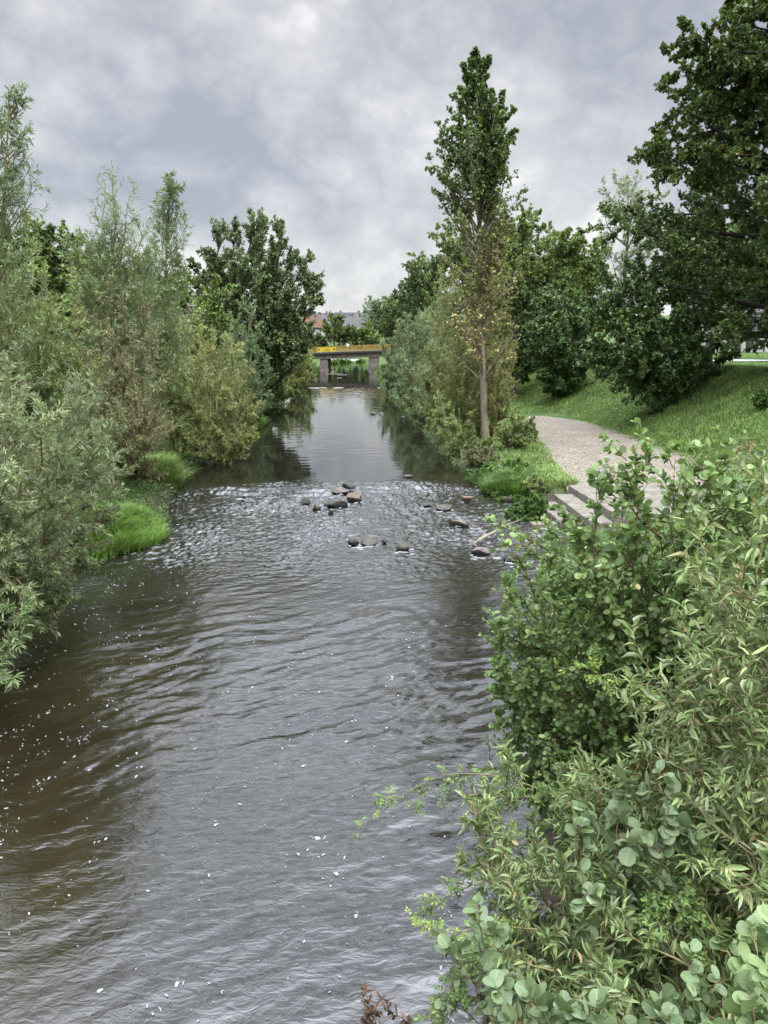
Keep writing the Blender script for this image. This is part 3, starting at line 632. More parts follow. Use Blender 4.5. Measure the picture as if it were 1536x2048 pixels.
RB = [(870, 520, 112, 6.5, M_DARK, 'dark tree nearest the bridge on the right, behind the willows', 80), (835, 560, 128, 5, M_DARK, 'dark tree farther back whose crown shows left of the poplar group', 81), (945, 470, 82, 6.5, M_MID, 'large green tree directly behind the poplar', 82), (1030, 440, 88, 6, M_MID, 'green tree right behind the poplar with brownish leaves', 83), (1120, 478, 84, 6.5, M_MID, 'rounded green tree between the poplar and the dark bushes', 84), (1165, 520, 96, 5, M_MID, 'green tree filling the gap behind the dark bushes', 85), (800, 612, 165, 6, M_DARK, 'distant dark tree beyond the right end of the bridge', 86), (1035, 560, 70, 5, M_DARK, 'dark tree low behind the poplar and the grass slope', 87)]
for u, v, Y, R, mt, lab, sd_ in RB:
    tp = at(u, v, Y); tp[2] -= .25 * R; b0 = (tp[0], Y, gz(tp[0], Y))
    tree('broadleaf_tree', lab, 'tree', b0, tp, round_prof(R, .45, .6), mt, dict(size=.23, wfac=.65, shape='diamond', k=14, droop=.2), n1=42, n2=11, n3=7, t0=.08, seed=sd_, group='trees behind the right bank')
def bush(name, lab, x, y, tips, sd_, mt, sz, n1=22, k=13):
    b0 = (x, y, gz(x, y))
    shrub(name, lab, 'bush', b0, [at(*q) for q in tips], mt, dict(size=sz, wfac=.7, shape='diamond', k=k, droop=.25, tan=.55, outw=.85), bark=BARK_DARK, n1=n1, n2=11, l1=.22, l2=.40, r0=.09, seed=sd_, t1=.06, bow=.42, group='dark bushes on the grass slope', jit=.25, taper=.4)
bush('hornbeam_bush', 'smaller dark bush on the grass slope, behind the other one', 18.6, 62.5, [(1120, 580, 62), (1090, 610, 62), (1150, 590, 63), (1070, 650, 61), (1062, 700, 61), (1080, 750, 60), (1110, 640, 59), (1130, 700, 59), (1160, 640, 60), (1190, 620, 63), (1120, 770, 60), (1180, 720, 60), (1150, 760, 60), (1200, 680, 62), (1095, 780, 61), (1140, 790, 61), (1190, 770, 61), (1060, 670, 63)], 90, M_HORN, .2)
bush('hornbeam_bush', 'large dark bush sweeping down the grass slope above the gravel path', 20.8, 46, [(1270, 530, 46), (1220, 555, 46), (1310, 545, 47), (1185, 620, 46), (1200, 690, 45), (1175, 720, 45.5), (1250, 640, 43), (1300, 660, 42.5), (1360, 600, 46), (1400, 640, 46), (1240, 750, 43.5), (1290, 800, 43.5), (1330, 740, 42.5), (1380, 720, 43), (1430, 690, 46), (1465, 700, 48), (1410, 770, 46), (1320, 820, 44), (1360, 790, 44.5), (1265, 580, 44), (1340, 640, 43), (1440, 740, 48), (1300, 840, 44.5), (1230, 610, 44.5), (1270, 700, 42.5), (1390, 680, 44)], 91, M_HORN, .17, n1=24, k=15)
b0 = (26.8, 43.5, gz(26.8, 43.5)); tp = at(1600, -180, 43.5)
def maple_prof(q): return .95 * np.interp(q, [.05, .2, .35, .5, .65, .8, 1], [9.6, 10.6, 9.9, 8.2, 6.0, 3.6, .9])
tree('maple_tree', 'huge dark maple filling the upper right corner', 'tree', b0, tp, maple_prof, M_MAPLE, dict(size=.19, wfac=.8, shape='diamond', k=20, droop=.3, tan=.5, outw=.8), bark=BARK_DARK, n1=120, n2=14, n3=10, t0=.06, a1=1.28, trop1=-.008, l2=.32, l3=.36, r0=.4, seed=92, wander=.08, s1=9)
b0 = (30.5, 84, gz(30.5, 84)); tp = at(1265, 385, 84)
tree('silver_tree', 'loose silvery tree peeping out left of the huge maple', 'tree', b0, tp, round_prof(5, .6, .5), M_SILVER, dict(size=.26, wfac=.35, shape='diamond', k=8, droop=.2), n1=34, n2=9, n3=5, t0=.15, seed=93)
for u, v, Y, R, sd_, lab in [(1535, 775, 36, .8, 94, 'small bush at the right edge on the grass slope'), (1500, 590, 70, 5, 95, 'tree at street level behind the huge maple'), (1400, 560, 76, 5, 96, 'dark tree at street level behind the large slope bush')]:
    if R < 1:
        q = at(u, v, Y); b0 = (q[0], Y, gz(q[0], Y)); shrub('hornbeam_bush', lab, 'bush', b0, dome_tips(b0, .8, .5, 9, 3), M_HORN, dict(size=.14, wfac=.7, shape='diamond', k=9), n1=10, n2=7, r0=.03, seed=sd_)
    else:
        tp = at(u, 470, Y); b0 = (tp[0], Y, gz(tp[0], Y)); tree('broadleaf_tree', lab, 'tree', b0, tp, round_prof(R, .62, .45), M_DARK, dict(size=.28, wfac=.75, shape='diamond', k=10, droop=.2), n1=34, n2=10, n3=6, t0=.3, seed=sd_, bark=BARK_DARK)

# --- foreground plants at the right
AL = dict(wfac=.82, shape='round', tan=.55, outw=.75, droop=.05, flat=.7)
b0 = (3.7, 7.6, .35)
tips = [at(u, v, Y) for u, v, Y in [(1320, 1060, 5.6), (1240, 1130, 5.8), (1150, 1190, 6.2), (1135, 1120, 6.4), (1085, 1205, 6.8), (1055, 1290, 7.2), (1065, 1370, 7.5), (1065, 1440, 7.6), (1070, 1510, 7.7), (1400, 1020, 5.7), (1480, 1020, 5.7), (1550, 1050, 5.8), (1230, 1250, 5.8),
        (1160, 1330, 6.0), (1080, 1400, 6.8), (1130, 1470, 6.6), (1250, 1380, 5.7), (1330, 1180, 5.6), (1430, 1170, 5.6), (1340, 1300, 5.6), (1420, 1310, 5.6), (1230, 1460, 6.0), (1530, 1170, 5.8), (1500, 1280, 5.6), (1085, 1580, 7.2), (1350, 1430, 5.8)]]
shrub('alder_bush', 'fresh green alder bush with round leaves filling the right side before the steps', 'bush', b0, tips, M_ALDER, dict(AL, size=.041, k=12, sd=.35), bark=TWIG_RED, n1=21, n2=9, l1=.30, l2=.52, r0=.035, seed=110, bow=.25, twigr=.004, t1=.25, wander=.12)
shrub('alder_bush', 'slender upright alder shoots rising before the stone steps and gravel', 'bush', (3.3, 6.2, .4), [at(u, v, Y) for u, v, Y in [(1305, 885, 5.2), (1250, 910, 5.4), (1200, 975, 5.6), (1165, 1040, 5.8), (1120, 1060, 6.1), (1080, 1110, 6.4), (1010, 1175, 6.9), (995, 1260, 7.0), (1000, 1340, 7.0), (1350, 920, 5.2), (1405, 940, 5.2), (1470, 935, 5.2), (1520, 960, 5.2), (1440, 990, 5.2), (1010, 1440, 7.2), (1270, 985, 5.4), (1365, 1000, 5.3)]],
      M_ALDER, dict(AL, size=.055, k=7, k1=4, sd=.28), bark=TWIG_RED, n1=15, n2=3, l1=.10, l2=.55, r0=.012, seed=116, bow=.2, twigr=.003, t1=.5, a1=.55, trop1=.08)
b0 = (2.7, 4.0, .3)
tips = [at(u, v, Y) for u, v, Y in [(945, 1660, 4.5), (1010, 1570, 4.8), (1160, 1590, 4.6), (1400, 1310, 4.3), (1310, 1410, 4.5), (1510, 1130, 3.9), (1470, 1200, 4.0), (1550, 1200, 3.8), (1280, 1510, 4.4), (1000, 1745, 4.2), (1060, 1850, 3.9), (1100, 1930, 3.5), (1200, 1990, 3.2), (1320, 1700, 3.9), (1400, 1590, 3.8), (1060, 2020, 3.5), (1420, 1430, 4.1), (1500, 1360, 3.8), (1490, 1550, 3.6), (1200, 1650, 4.2), (1130, 1750, 4.0), (1250, 1820, 3.6), (1350, 1900, 3.3), (1420, 1760, 3.4), (1530, 1450, 3.6), (1170, 1590, 4.4), (1500, 1680, 3.4), (1540, 1300, 3.7), (1450, 1290, 4.2)]]
shrub('willow_bush', 'nearest willow bush with narrow grey-green leaves, some browned, at lower right', 'bush', b0, tips, M_SALLOW, dict(size=.078, wfac=.22, shape='lance', k=9, tan=.65, outw=.75, droop=.12, sd=.3, flat=.7, curl=1.6), bark=TWIG, n1=15, n2=7, l1=.24, l2=.46, r0=.026, seed=111, bow=.25, twigr=.0035, t1=.3)
b0 = (2.4, 3.6, .6)
shrub('alder_bush', 'greyish alder shoot with broad round leaves amid the near willow', 'bush', b0, [at(u, v, Y) for u, v, Y in [(1190, 1590, 3.9), (1290, 1560, 3.8), (1340, 1600, 3.6), (1240, 1660, 3.7), (1150, 1690, 3.7), (1320, 1650, 3.5)]],
      M_ALDERB, dict(AL, size=.068, k=4, k1=3), bark=TWIG_RED, n1=5, n2=3, l1=.12, l2=.5, r0=.012, seed=112, bow=.2, twigr=.003, t1=.7)
b0 = (1.9, 3.4, 1.0)
shrub('alder_bush', 'alder sprig with large round leaves reaching over the water at the bottom', 'bush', b0, [at(u, v, Y) for u, v, Y in [(905, 1890, 3.7), (960, 1850, 3.6), (930, 1935, 3.5), (1000, 1880, 3.4), (1010, 1960, 3.3)]],
      M_ALDERB, dict(AL, size=.066, k=3, k1=2), bark=TWIG_RED, n1=5, n2=2, l1=.13, l2=.5, r0=.012, seed=113, bow=.2, twigr=.003, t1=.72)
b0 = (1.9, 2.6, 1.6)
shrub('alder_bush', 'row of broad alder leaves along the bottom edge under the near willow', 'bush', b0, [at(u, v, Y) for u, v, Y in [(1010, 2000, 2.9), (1070, 2010, 2.9), (1130, 2030, 2.8), (1190, 2040, 2.7), (1260, 2035, 2.7), (1330, 2040, 2.6), (1390, 1990, 2.6), (1400, 1930, 2.7)]],
      M_ALDERB, dict(AL, size=.066, k=3, k1=3), bark=TWIG_RED, n1=5, n2=2, l1=.12, l2=.5, r0=.012, seed=114, bow=.2, twigr=.003, t1=.6)
b0 = (1.95, 1.7, 2.6)
shrub('alder_bush', 'pale green alder leaves in the bottom right corner, nearest of all', 'bush', b0, [at(u, v, Y) for u, v, Y in [(1475, 1890, 2.15), (1510, 1865, 2.1), (1480, 1950, 2.0), (1500, 2000, 1.9), (1545, 1950, 1.85), (1450, 2045, 1.95), (1545, 1850, 2.1)]],
      M_PALE, dict(AL, size=.052, k=3, k1=3), bark=TWIG, n1=6, n2=2, l1=.09, l2=.5, r0=.01, seed=115, bow=.2, twigr=.003, t1=.6)
# dog rose shoots arching over the water: every leaf is a stalk with paired leaflets
def rose(lab, pts, sd_, mat, n=26, lsz=.03, side_shoots=5, group='dog rose shoots over the water'):
    rng = np.random.default_rng(sd_)
    C = np.array([at(*q) for q in pts]); s = np.linspace(0, len(C) - 1, 24)
    P = np.stack([np.interp(s, np.arange(len(C)), C[:, k]) for k in range(3)], -1)
    for _ in range(3): P[1:-1] = (P[:-2] + 2 * P[1:-1] + P[2:]) / 4
    root = empty('rose_shoot', P[0], lab, 'shrub', group)
    L = np.linalg.norm(np.diff(P, axis=0), axis=1).sum()
    mb = MB(); mb.tube(P, np.linspace(.007, .002, 24), 5)
    P = P[None]
    Ps, Ls, _ = branch(P, np.array([L]), side_shoots, .1, .85, .7, .2, lambda q: .16 * (1 - .5 * q), 7, .1, -.05, rng)
    mb.tube(Ps, radii(Ps, .004, .0015), 4)
    fb = MB()
    for Q, k in ((P, n), (Ps, 9)):
        ln = np.linalg.norm(np.diff(Q, axis=1), axis=2).sum(1)
        pt, Lp, _ = branch(Q, np.ones(len(Q)), k, .08, 1.0, .9, .2, lambda q: .085 + 0 * q, 5, .08, -.06, rng)
        mb.tube(pt, radii(pt, .0015, .0008), 3)
        for tq in (.35, .62, .86, 1.0):
            pos, T = sample(pt, np.full((len(pt), 1), min(tq, .999))); pos = pos[:, 0]; T = T[:, 0]
            sd = nrm(np.cross(T, UP + rng.normal(size=T.shape) * .25))
            for sg in ((1, -1) if tq < 1 else (0,)):
                d = nrm(T * (.55 if sg else 1) + sd * sg)
                put_leaves(fb, pos, d, lsz * rng.uniform(.75, 1.2, len(pos)), .62, 'oval', rng, flat=1.3)
    mb.build('stem', TWIG, root); fb.build('foliage', mat, root)
rose('longest dog rose shoot arching out over the water', [(1230, 1660, 4.6), (1130, 1600, 4.9), (1010, 1550, 5.1), (890, 1545, 5.3), (800, 1590, 5.4), (712, 1662, 5.4)], 120, M_ROSE, 34, .034, 7)
rose('dog rose shoot hanging below the longest one', [(1200, 1640, 4.5), (1090, 1590, 4.8), (1010, 1600, 5.0), (960, 1650, 5.0)], 121, M_ROSE, 24, .034, 6)
rose('slim dog rose shoot ending over open water above the large alder leaves', [(1130, 1730, 4.2), (1010, 1745, 4.4), (920, 1780, 4.5), (825, 1830, 4.5)], 122, M_ROSE, 26, .03, 5)
rose('yellow-green dog rose tip pointing left just above the large alder leaves', [(1080, 1860, 3.8), (980, 1850, 4.0), (900, 1868, 4.1), (824, 1850, 4.1)], 123, M_LIME, 22, .026, 4)
rose('drooping dog rose shoot at the bottom beside the large alder leaves', [(1050, 1880, 3.4), (960, 1920, 3.6), (900, 1970, 3.6), (855, 2040, 3.5)], 124, M_ROSE, 26, .03, 5)
rose('bright yellow-green rose shoot in front of the alder bush', [(1420, 1420, 5.0), (1300, 1370, 5.1), (1200, 1350, 5.2), (1110, 1333, 5.2)], 125, M_LIME, 20, .036, 4)
rose('dog rose growing low among the willow leaves at the right', [(1480, 1950, 3.2), (1400, 1800, 3.4), (1300, 1740, 3.6), (1180, 1760, 3.8)], 126, M_ROSE, 26, .034, 8)
rose('dog rose in the dark gap at the lower right', [(1500, 1760, 3.3), (1420, 1720, 3.5), (1360, 1790, 3.4), (1280, 1900, 3.4)], 127, M_ROSE, 26, .034, 8)
shrub('withered_shoot', 'dead brown twig hanging over the water at the bottom edge', 'twig', at(830, 2120, 3.0), [at(733, 1985, 3.4), at(765, 2010, 3.3), at(745, 2030, 3.3)], M_DEAD, dict(size=.045, wfac=.3, shape='lance', k=4, k1=3, droop=.4), bark=BARK_DARK, n1=7, n2=3, l1=.15, l2=.5, r0=.006, seed=128, twigr=.002, t1=.4)
# ------------------------------------------------------------------ rocks in the river
def ico_dirs(n=2):
    import bmesh
    bm = bmesh.new(); bmesh.ops.create_icosphere(bm, subdivisions=n, radius=1)
    V = np.array([v.co[:] for v in bm.verts]); Fc = np.array([[v.index for v in f.verts] for f in bm.faces]); bm.free()
    return V, Fc
ICO, ICOF = ico_dirs(5)
def rock_mat(name, c, c2):
    m, t = new_mat(name); g = nd(t, 'ShaderNodeNewGeometry')
    a = nd(t, 'ShaderNodeTexNoise', {'Vector': g.outputs['Position'], 'Scale': 3.2, 'Detail': 8.0, 'Roughness': .7})
    b_ = nd(t, 'ShaderNodeTexNoise', {'Vector': g.outputs['Position'], 'Scale': 24.0, 'Detail': 6.0, 'Roughness': .7})
    col = ramp(t, a.outputs[0], [(.35, c2), (.62, c)]).outputs[0]
    col = mixc(t, maprange(t, b_.outputs[0], .45, .7, 0, .5), col, tuple(min(1, x * 1.7) for x in c))
    bp = nd(t, 'ShaderNodeBump', {'Height': b_.outputs[0], 'Strength': .7, 'Distance': .02})
    sz = nd(t, 'ShaderNodeSeparateXYZ', {0: g.outputs['Position']})          # splashed wet skirt around the waterline
    wet = maprange(t, math_(t, 'ADD', sz.outputs[2], math_(t, 'MULTIPLY', b_.outputs[0], .12)), .20, .13)
    col = mixc(t, wet, col, tuple(x * .6 for x in c2))
    p = nd(t, 'ShaderNodeBsdfPrincipled', {'Base Color': col, 'Roughness': maprange(t, wet, 0, 1, .7, .22), 'Specular IOR Level': .45, 'Normal': bp.outputs[0]}); out(t, p.outputs[0]); return m
R_DARK = rock_mat('rock_wet_dark', (.055, .05, .04), (.022, .02, .017))
R_MOSS = rock_mat('rock_mossy', (.075, .065, .042), (.025, .024, .015))
R_BROWN = rock_mat('rock_brown', (.115, .085, .055), (.045, .035, .024))
R_LIGHT = rock_mat('rock_light', (.15, .125, .10), (.055, .046, .037))
def rock(label, u, v, wpx, hf, df, mat, seed, yaw=0, group='rocks in the shallow riffle', zoff=0.0, name='rock', z=.03):
    rng = np.random.default_rng(seed)
    c = on(u, v, z); dep = np.linalg.norm(c - np.array([0, 0, CAMZ])); r = wpx / F * dep / 2
    nrm_ = nrm(rng.normal(size=(10, 3))); dd = rng.uniform(.5, 1.0, 10)
    dt = ICO @ nrm_.T
    rad = np.min(np.where(dt > .05, dd[None] / np.maximum(dt, .05), 9), 1); rad = np.minimum(rad, 1.12)
    V = ICO * rad[:, None]
    q = V * 2.2 + seed
    V = V * (1 + .10 * noise2(q[:, 0] + q[:, 2], q[:, 1] - q[:, 2])[:, None] + .05 * noise2(q[:, 0] * 3 + q[:, 2] * 3, q[:, 1] * 3)[:, None])
    V = V / np.abs(V[:, :2]).max() * np.array([r, r * df, 0]) + V * np.array([0, 0, r * hf])
    V = V @ rotz(yaw).T
    o = np.array([c[0], c[1] + r * df * .6, z + zoff + .035])
    b = MB(); b.add(V + o, ICOF); return tag(b.build(name, mat, origin=o), label, 'rock', group)
rock('dark flat rock at the back of the rock cluster', 697, 978, 40, .45, .8, R_DARK, 1)
rock('light tan flat rock at the upper left of the rock cluster', 679, 988, 37, .5, .8, R_LIGHT, 2)
rock('large brown humped rock at the right of the cluster', 712, 1004, 38, .85, 1.3, R_BROWN, 3, .4)
rock('long black mossy rock at the front of the cluster', 671, 1014, 50, .5, .6, R_DARK, 4)
rock('black blunt rock standing left of the cluster', 611, 1010, 21, 1.0, .8, R_DARK, 5)
rock('small grey pointed stone between the blunt rock and the cluster', 632, 1020, 20, .8, .8, R_MOSS, 6)
rock('tiny black triangular stone in front of the cluster', 660, 1029, 14, 1.0, .8, R_DARK, 7)
rock('tiny dark stone on top of the brown humped rock side', 703, 984, 10, 1.0, 1, R_DARK, 8)
rock('mossy low rock in the riffle nearest the duck', 888, 1020, 32, .55, .9, R_MOSS, 9)
rock('flat rock barely breaking the riffle left of the mossy rock', 856, 1013, 30, .22, .6, R_DARK, 10)
rock('brown left half of the split rock pair', 904, 1049, 20, 1.0, 1.0, R_BROWN, 11)
rock('lighter right half of the split rock pair', 924, 1052, 38, .55, .8, R_LIGHT, 12)
rock('black mossy rock at the left of the front row', 709, 1088, 28, .6, .8, R_DARK, 13)
rock('grey flat rock in the middle of the front row', 737, 1089, 34, .45, .8, R_MOSS, 14)
rock('small low stone between the front row and the lone rock', 768, 1086, 16, .6, .8, R_DARK, 15)
rock('lone angular rock with a pale top in the middle of the river', 805, 1100, 33, .75, .9, R_MOSS, 16, .5)
rock('broad flat pinkish slab rock near the right bank', 967, 1108, 50, .34, .75, R_LIGHT, 17, .3)
rock('dark square block of stone at the edge of the alder bush', 1034, 1122, 48, .62, .6, R_DARK, 18)
rock('small dark stone in the still water by the lowest step', 1036, 1073, 14, .7, .8, R_DARK, 19)
rock('small dark stone on the sill at the left', 486, 997, 15, .5, .7, R_DARK, 20, z=.09)
rock('pale brown boulder under the bank scrub at the water edge', 953, 943, 20, .8, .9, R_LIGHT, 21, z=.12)
rock('dark low rock at the far edge of the riffle on the right', 815, 955, 22, .4, .6, R_DARK, 22, z=.1)
rock('grey stone at the bank below the nettle patch', 1014, 1002, 24, .6, .8, R_MOSS, 23)
rock('grey boulder tucked beside the lowest step', 1076, 1020, 24, .8, .9, R_LIGHT, 24, z=.12)
rock('far low stone breaking the calm water upstream, the wider one', 748, 829, 16, .35, .8, R_BROWN, 25, z=.1, group='far stones in the calm water')
rock('far rounded stone in the calm water upstream, the higher one', 763, 829, 10, .9, .8, R_LIGHT, 26, z=.1, group='far stones in the calm water')
rock('far pale stone at the foot of the right bank willows', 807, 838, 10, .7, .8, R_LIGHT, 27, z=.1, group='far stones in the calm water')

# driftwood
P = np.array([on(945, 1088, .06), on(965, 1076, .14), on(990, 1063, .2), on(1000, 1055, .17), on(1040, 1040, .22)])
b = MB(); b.tube(P, np.array([.02, .045, .04, .03, .012]), 7)
for a_, b2 in ((2, (1012, 1066)), (3, (1018, 1040)), (3, (1030, 1050))): b.tube(np.stack([P[a_], on(*b2, .15)]), np.array([.015, .005]), 5)
tag(b.build('driftwood_branch', plain('driftwood', (.26, .22, .15), .85, .4, 8.0), origin=P[1]), 'bare driftwood branch stranded behind the flat pinkish slab', 'branch')

# concrete steps
CONC = plain('concrete_slabs', (.17, .148, .12), .88, .55, 2.6, .5, c2=(.085, .08, .06))
root = empty('stone_steps', (8.4, 25, 0), 'pale concrete steps leading from the gravel path down into the river', 'steps')
def slab(x0, x1, y0, y1, z0, z1, jit, sk=0.0, name='step'):
    r_ = np.random.default_rng(jit); bv = .018
    b = MB(); cx, cy_ = (x0 + x1) / 2, (y0 + y1) / 2; w_, d_ = (x1 - x0) / 2, (y1 - y0) / 2
    rings = []
    for zz, ins in ((z0, 0), (z1 - bv, 0), (z1, bv)):
        rings.append([[cx + sx * (w_ - ins), cy_ + sy * (d_ - ins), zz] for sx, sy in ((-1, -1), (1, -1), (1, 1), (-1, 1))])
    V = np.array(rings); V[..., :2] = (V[..., :2] - [cx, cy_]) @ rotz(sk)[:2, :2].T + [cx, cy_]
    V[..., 2] += (V[..., 0] - cx) * r_.normal() * .008 + (V[..., 1] - cy_) * r_.normal() * .006
    b.grid(V, smooth=False, close=True); n = b.n; b.add(V[-1], [[0, 1, 2, 3]])
    b.build(name, CONC, root)
for i, (y0, y1) in enumerate([(25.75, 27.3), (24.1, 25.72), (22.4, 24.07)]): slab(8.45 + .02 * i, 10.1, y0, y1, -.4, .66 + .004 * i, i)
for i, (y0, y1) in enumerate([(25.9, 27.3), (24.2, 25.87), (22.5, 24.17)]): slab(10.13, 11.8, y0, y1, .1, .655, 10 + i); slab(11.83, 13.4, y0 - .1, y1 - .1, .1, .66, 15 + i)
for i, (y0, y1) in enumerate([(25.3, 26.7), (23.8, 25.27), (22.2, 23.77)]): slab(7.72, 8.42, y0, y1, -.2, .44 - .005 * i, 20 + i)
for i, (y0, y1) in enumerate([(24.6, 26.3), (23.0, 24.57)]): slab(6.98, 7.69, y0, y1, -.4, .24, 30 + i, -.02)
slab(6.1, 6.95, 23.35, 23.75, -.4, .13, 40, .05); slab(6.3, 6.94, 22.6, 23.3, -.5, .03, 41, .0)

# duck on the water
def loft(mb, C, RX, RZ, sides=14, smooth=True):
    """rings of ellipses in planes across +X"""
    C = np.asarray(C, float); th = np.arange(sides) * 2 * PI / sides
    V = np.stack([np.stack([np.full(sides, c[0]), c[1] + rx * np.cos(th), c[2] + rz * np.sin(th)], -1) for c, rx, rz in zip(C, RX, RZ)])
    mb.grid(V, smooth, True); 
    for ring, rev in ((0, True), (-1, False)):
        f = np.arange(sides)[None]; mb.add(V[ring], f[:, ::-1] if rev else f, smooth=smooth)
c = on(934, 1000, .06)
root = empty('duck', c, 'brown duck swimming just above the riffle near the nettle bank', 'duck')
DUCK = plain('duck_brown_feathers', (.15, .115, .08), .8, .6, 30.0); BILL = plain('duck_bill', (.35, .2, .06), .5, .2)
sc_ = 1.15
def dk(mb, C, RX, RZ):
    mb2 = MB(); loft(mb2, C, RX, RZ); V = np.concatenate(mb2.v) * sc_
    V = V @ rotz(PI * .92).T + c
    o_ = 0
    for vv, ff in zip(mb2.v, mb2.f): mb.add(V, ff, smooth=True) if False else None
    for ff in mb2.f: mb.add(V, ff, smooth=True) if ff is mb2.f[0] else None
    k = len(mb2.v[0])
b = MB(); dk(b, [(-.26, 0, .10), (-.21, 0, .085), (-.12, 0, .065), (0, 0, .05), (.1, 0, .06), (.155, 0, .085), (.18, 0, .13), (.195, 0, .18), (.205, 0, .215), (.23, 0, .235), (.265, 0, .235), (.285, 0, .23)],
         [.01, .045, .085, .10, .085, .06, .038, .033, .038, .042, .033, .012], [.008, .03, .06, .08, .08, .065, .05, .04, .036, .04, .03, .012]); b.build('body', DUCK, root)
b = MB(); dk(b, [(.275, 0, .228), (.30, 0, .222), (.335, 0, .216), (.345, 0, .215)], [.014, .016, .019, .006], [.014, .010, .006, .003]); b.build('bill', BILL, root)
for sg in (-1, 1):
    b = MB(); dk(b, [(-.24, sg * .03, .115), (-.16, sg * .07, .09), (-.04, sg * .093, .075), (.06, sg * .085, .075), (.09, sg * .078, .075)], [.008, .02, .022, .02, .008], [.008, .03, .045, .035, .01]); b.build('wing', plain('duck_wing', (.15, .10, .065), .8, .6, 40.0), root)

# ------------------------------------------------------------------ far bridge
BY = 153.0
zl_, zr_ = at(625, 706, BY), at(745, 701.3, BY); sl_ = (zr_[2] - zl_[2]) / (zr_[0] - zl_[0])
def dz(x): return zl_[2] + sl_ * (x - zl_[0])
MB_CONC = plain('bridge_concrete', (.20, .175, .15), .9, .5, 1.2, .3)
MB_DARK = plain('bridge_dark_edge', (.05, .047, .045), .9, .3, 2.0)
YEL = plain('yellow_railing_paint', (.36, .22, .045), .5, .2, 3.0)
root = empty('road_bridge', (0, BY, 0), 'low concrete bridge with a yellow railing crossing the river upstream', 'bridge')
ang = math.atan(sl_); RM = roty(-ang)
def beam(name, x0, x1, y0, y1, z0, z1, mat, parent=root):
    b = MB(); k = np.array([[x, y, dz(x) + z] for z in (z0, z1) for y in (y0, y1) for x in (x0, x1)])
    b.add(k, [[0, 2, 3, 1], [4, 5, 7, 6], [0, 1, 5, 4], [2, 6, 7, 3], [0, 4, 6, 2], [1, 3, 7, 5]]); return b.build(name, mat, parent)
beam('deck', -19, 19, BY - .45, BY + 8.4, -.34, 0, MB_DARK)
beam('girder', -19, 19, BY + .05, BY + 8, -1.25, -.342, MB_CONC)
def pier(name, x0, x1, y0, y1, skew, ztop):
    b = MB(); k = []
    for zz, g_ in ((-1.2, .12), (.35, .12), (.4, 0), (None, 0)):
        for x, y in ((x0 - g_, y0 - g_), (x1 + g_, y0 - g_), (x1 + g_ + skew, y1), (x0 - g_ + skew, y1)): k.append([x, y, zz if zz is not None else dz(x) - 1.252])
    k = np.array(k).reshape(4, 4, 3); b.grid(k, False, True); b.add(k[-1], [[0, 1, 2, 3]]); b.build(name, MB_CONC, root)
xp0, xp1 = at(640, 730, BY)[0], at(655.5, 730, BY)[0]; xa0, xa1 = at(738, 730, BY)[0], at(753, 730, BY)[0]
pier('pier', xp0, xp1, BY + .25, BY + 7.6, .55, 0); pier('pier', xa0, xa1 + .6, BY + .25, BY + 7.6, .2, 0)
pier('abutment', -18.9, -10.5, BY + .2, BY + 7.8, 0, 0); pier('abutment', 11.5, 18.9, BY + .2, BY + 7.8, 0, 0)
for yy_, nm in ((BY - .2, 0), (BY + 8.2, 1)):
    r_ = beam('railing', -19, 19, yy_ - .05, yy_ + .05, 1.02, 1.12, YEL)
    for z0, z1 in ((.10, .16),): beam('bottom_rail', -19, 19, yy_ - .03, yy_ + .03, z0, z1, YEL, r_)
    b = MB()
    for x in np.arange(-18.9, 19, .17): b.box((x, yy_, dz(x) + .59), (.05, .03, .86))
    b.build('balusters', YEL, r_)
    for x in np.arange(-18, 18.1, 2.0):
        b = MB(); b.box((x, yy_, dz(x) + .56), (.12, .13, 1.13)); b.build('post', YEL, r_)
# banner on the railing: plain yellow cloth with small dark print, too far to read
x0, x1 = at(634.6, 700, BY - .3)[0], at(672, 700, BY - .3)[0]
BAN = plain('banner_yellow', (.55, .42, .035), .6, .06, 2.0); INK = plain('banner_print', (.10, .075, .02), .7, .1)
root2 = empty('banner', (x0, BY - .3, dz(x0) + .15), 'long bright yellow banner with dark print tied to the bridge railing', 'banner')
b = MB(); xx = np.linspace(x0, x1, 30)
for yo in (0, .015):
    V = np.stack([np.stack([xx, BY - .30 + yo + .015 * np.sin(xx * 5), dz(xx) + zz], -1) for zz in ((.12, .97) if yo == 0 else (.97, .12))]); b.grid(V)
b.build('cloth', BAN, root2)
rr = np.random.default_rng(3); Lw = x1 - x0
def dash(mb, xa, xb, za, zb): mb.box(((xa + xb) / 2, BY - .33, dz((xa + xb) / 2) + (za + zb) / 2), (xb - xa, .012, zb - za))
for xc in (.10, .90):
    b = MB(); pts_ = []
    xs_ = np.linspace(x0 + Lw * (xc - .055), x0 + Lw * (xc + .055), 12); up_ = .62 + .16 * np.abs(np.sin(np.arange(12) * 1.9)); lo_ = .57 - .16 * np.abs(np.cos(np.arange(12) * 2.3))
    b.grid(np.stack([np.stack([xs_, np.full(12, BY - .335), dz(xs_) + lo_], -1), np.stack([xs_, np.full(12, BY - .335), dz(xs_) + up_], -1)])); b.build('emblem', INK, root2)
for za, xa, xb in ((.64, .36, .64), (.30, .30, .70)):
    n_ = 40; xs_ = np.linspace(x0 + Lw * xa, x0 + Lw * xb, n_); hh_ = .035 + .04 * rr.random(n_); b = MB()
    b.grid(np.stack([np.stack([xs_, np.full(n_, BY - .335), dz(xs_) + za - hh_ * .3], -1), np.stack([xs_, np.full(n_, BY - .335), dz(xs_) + za + hh_], -1)])); b.build('print_line', INK, root2)

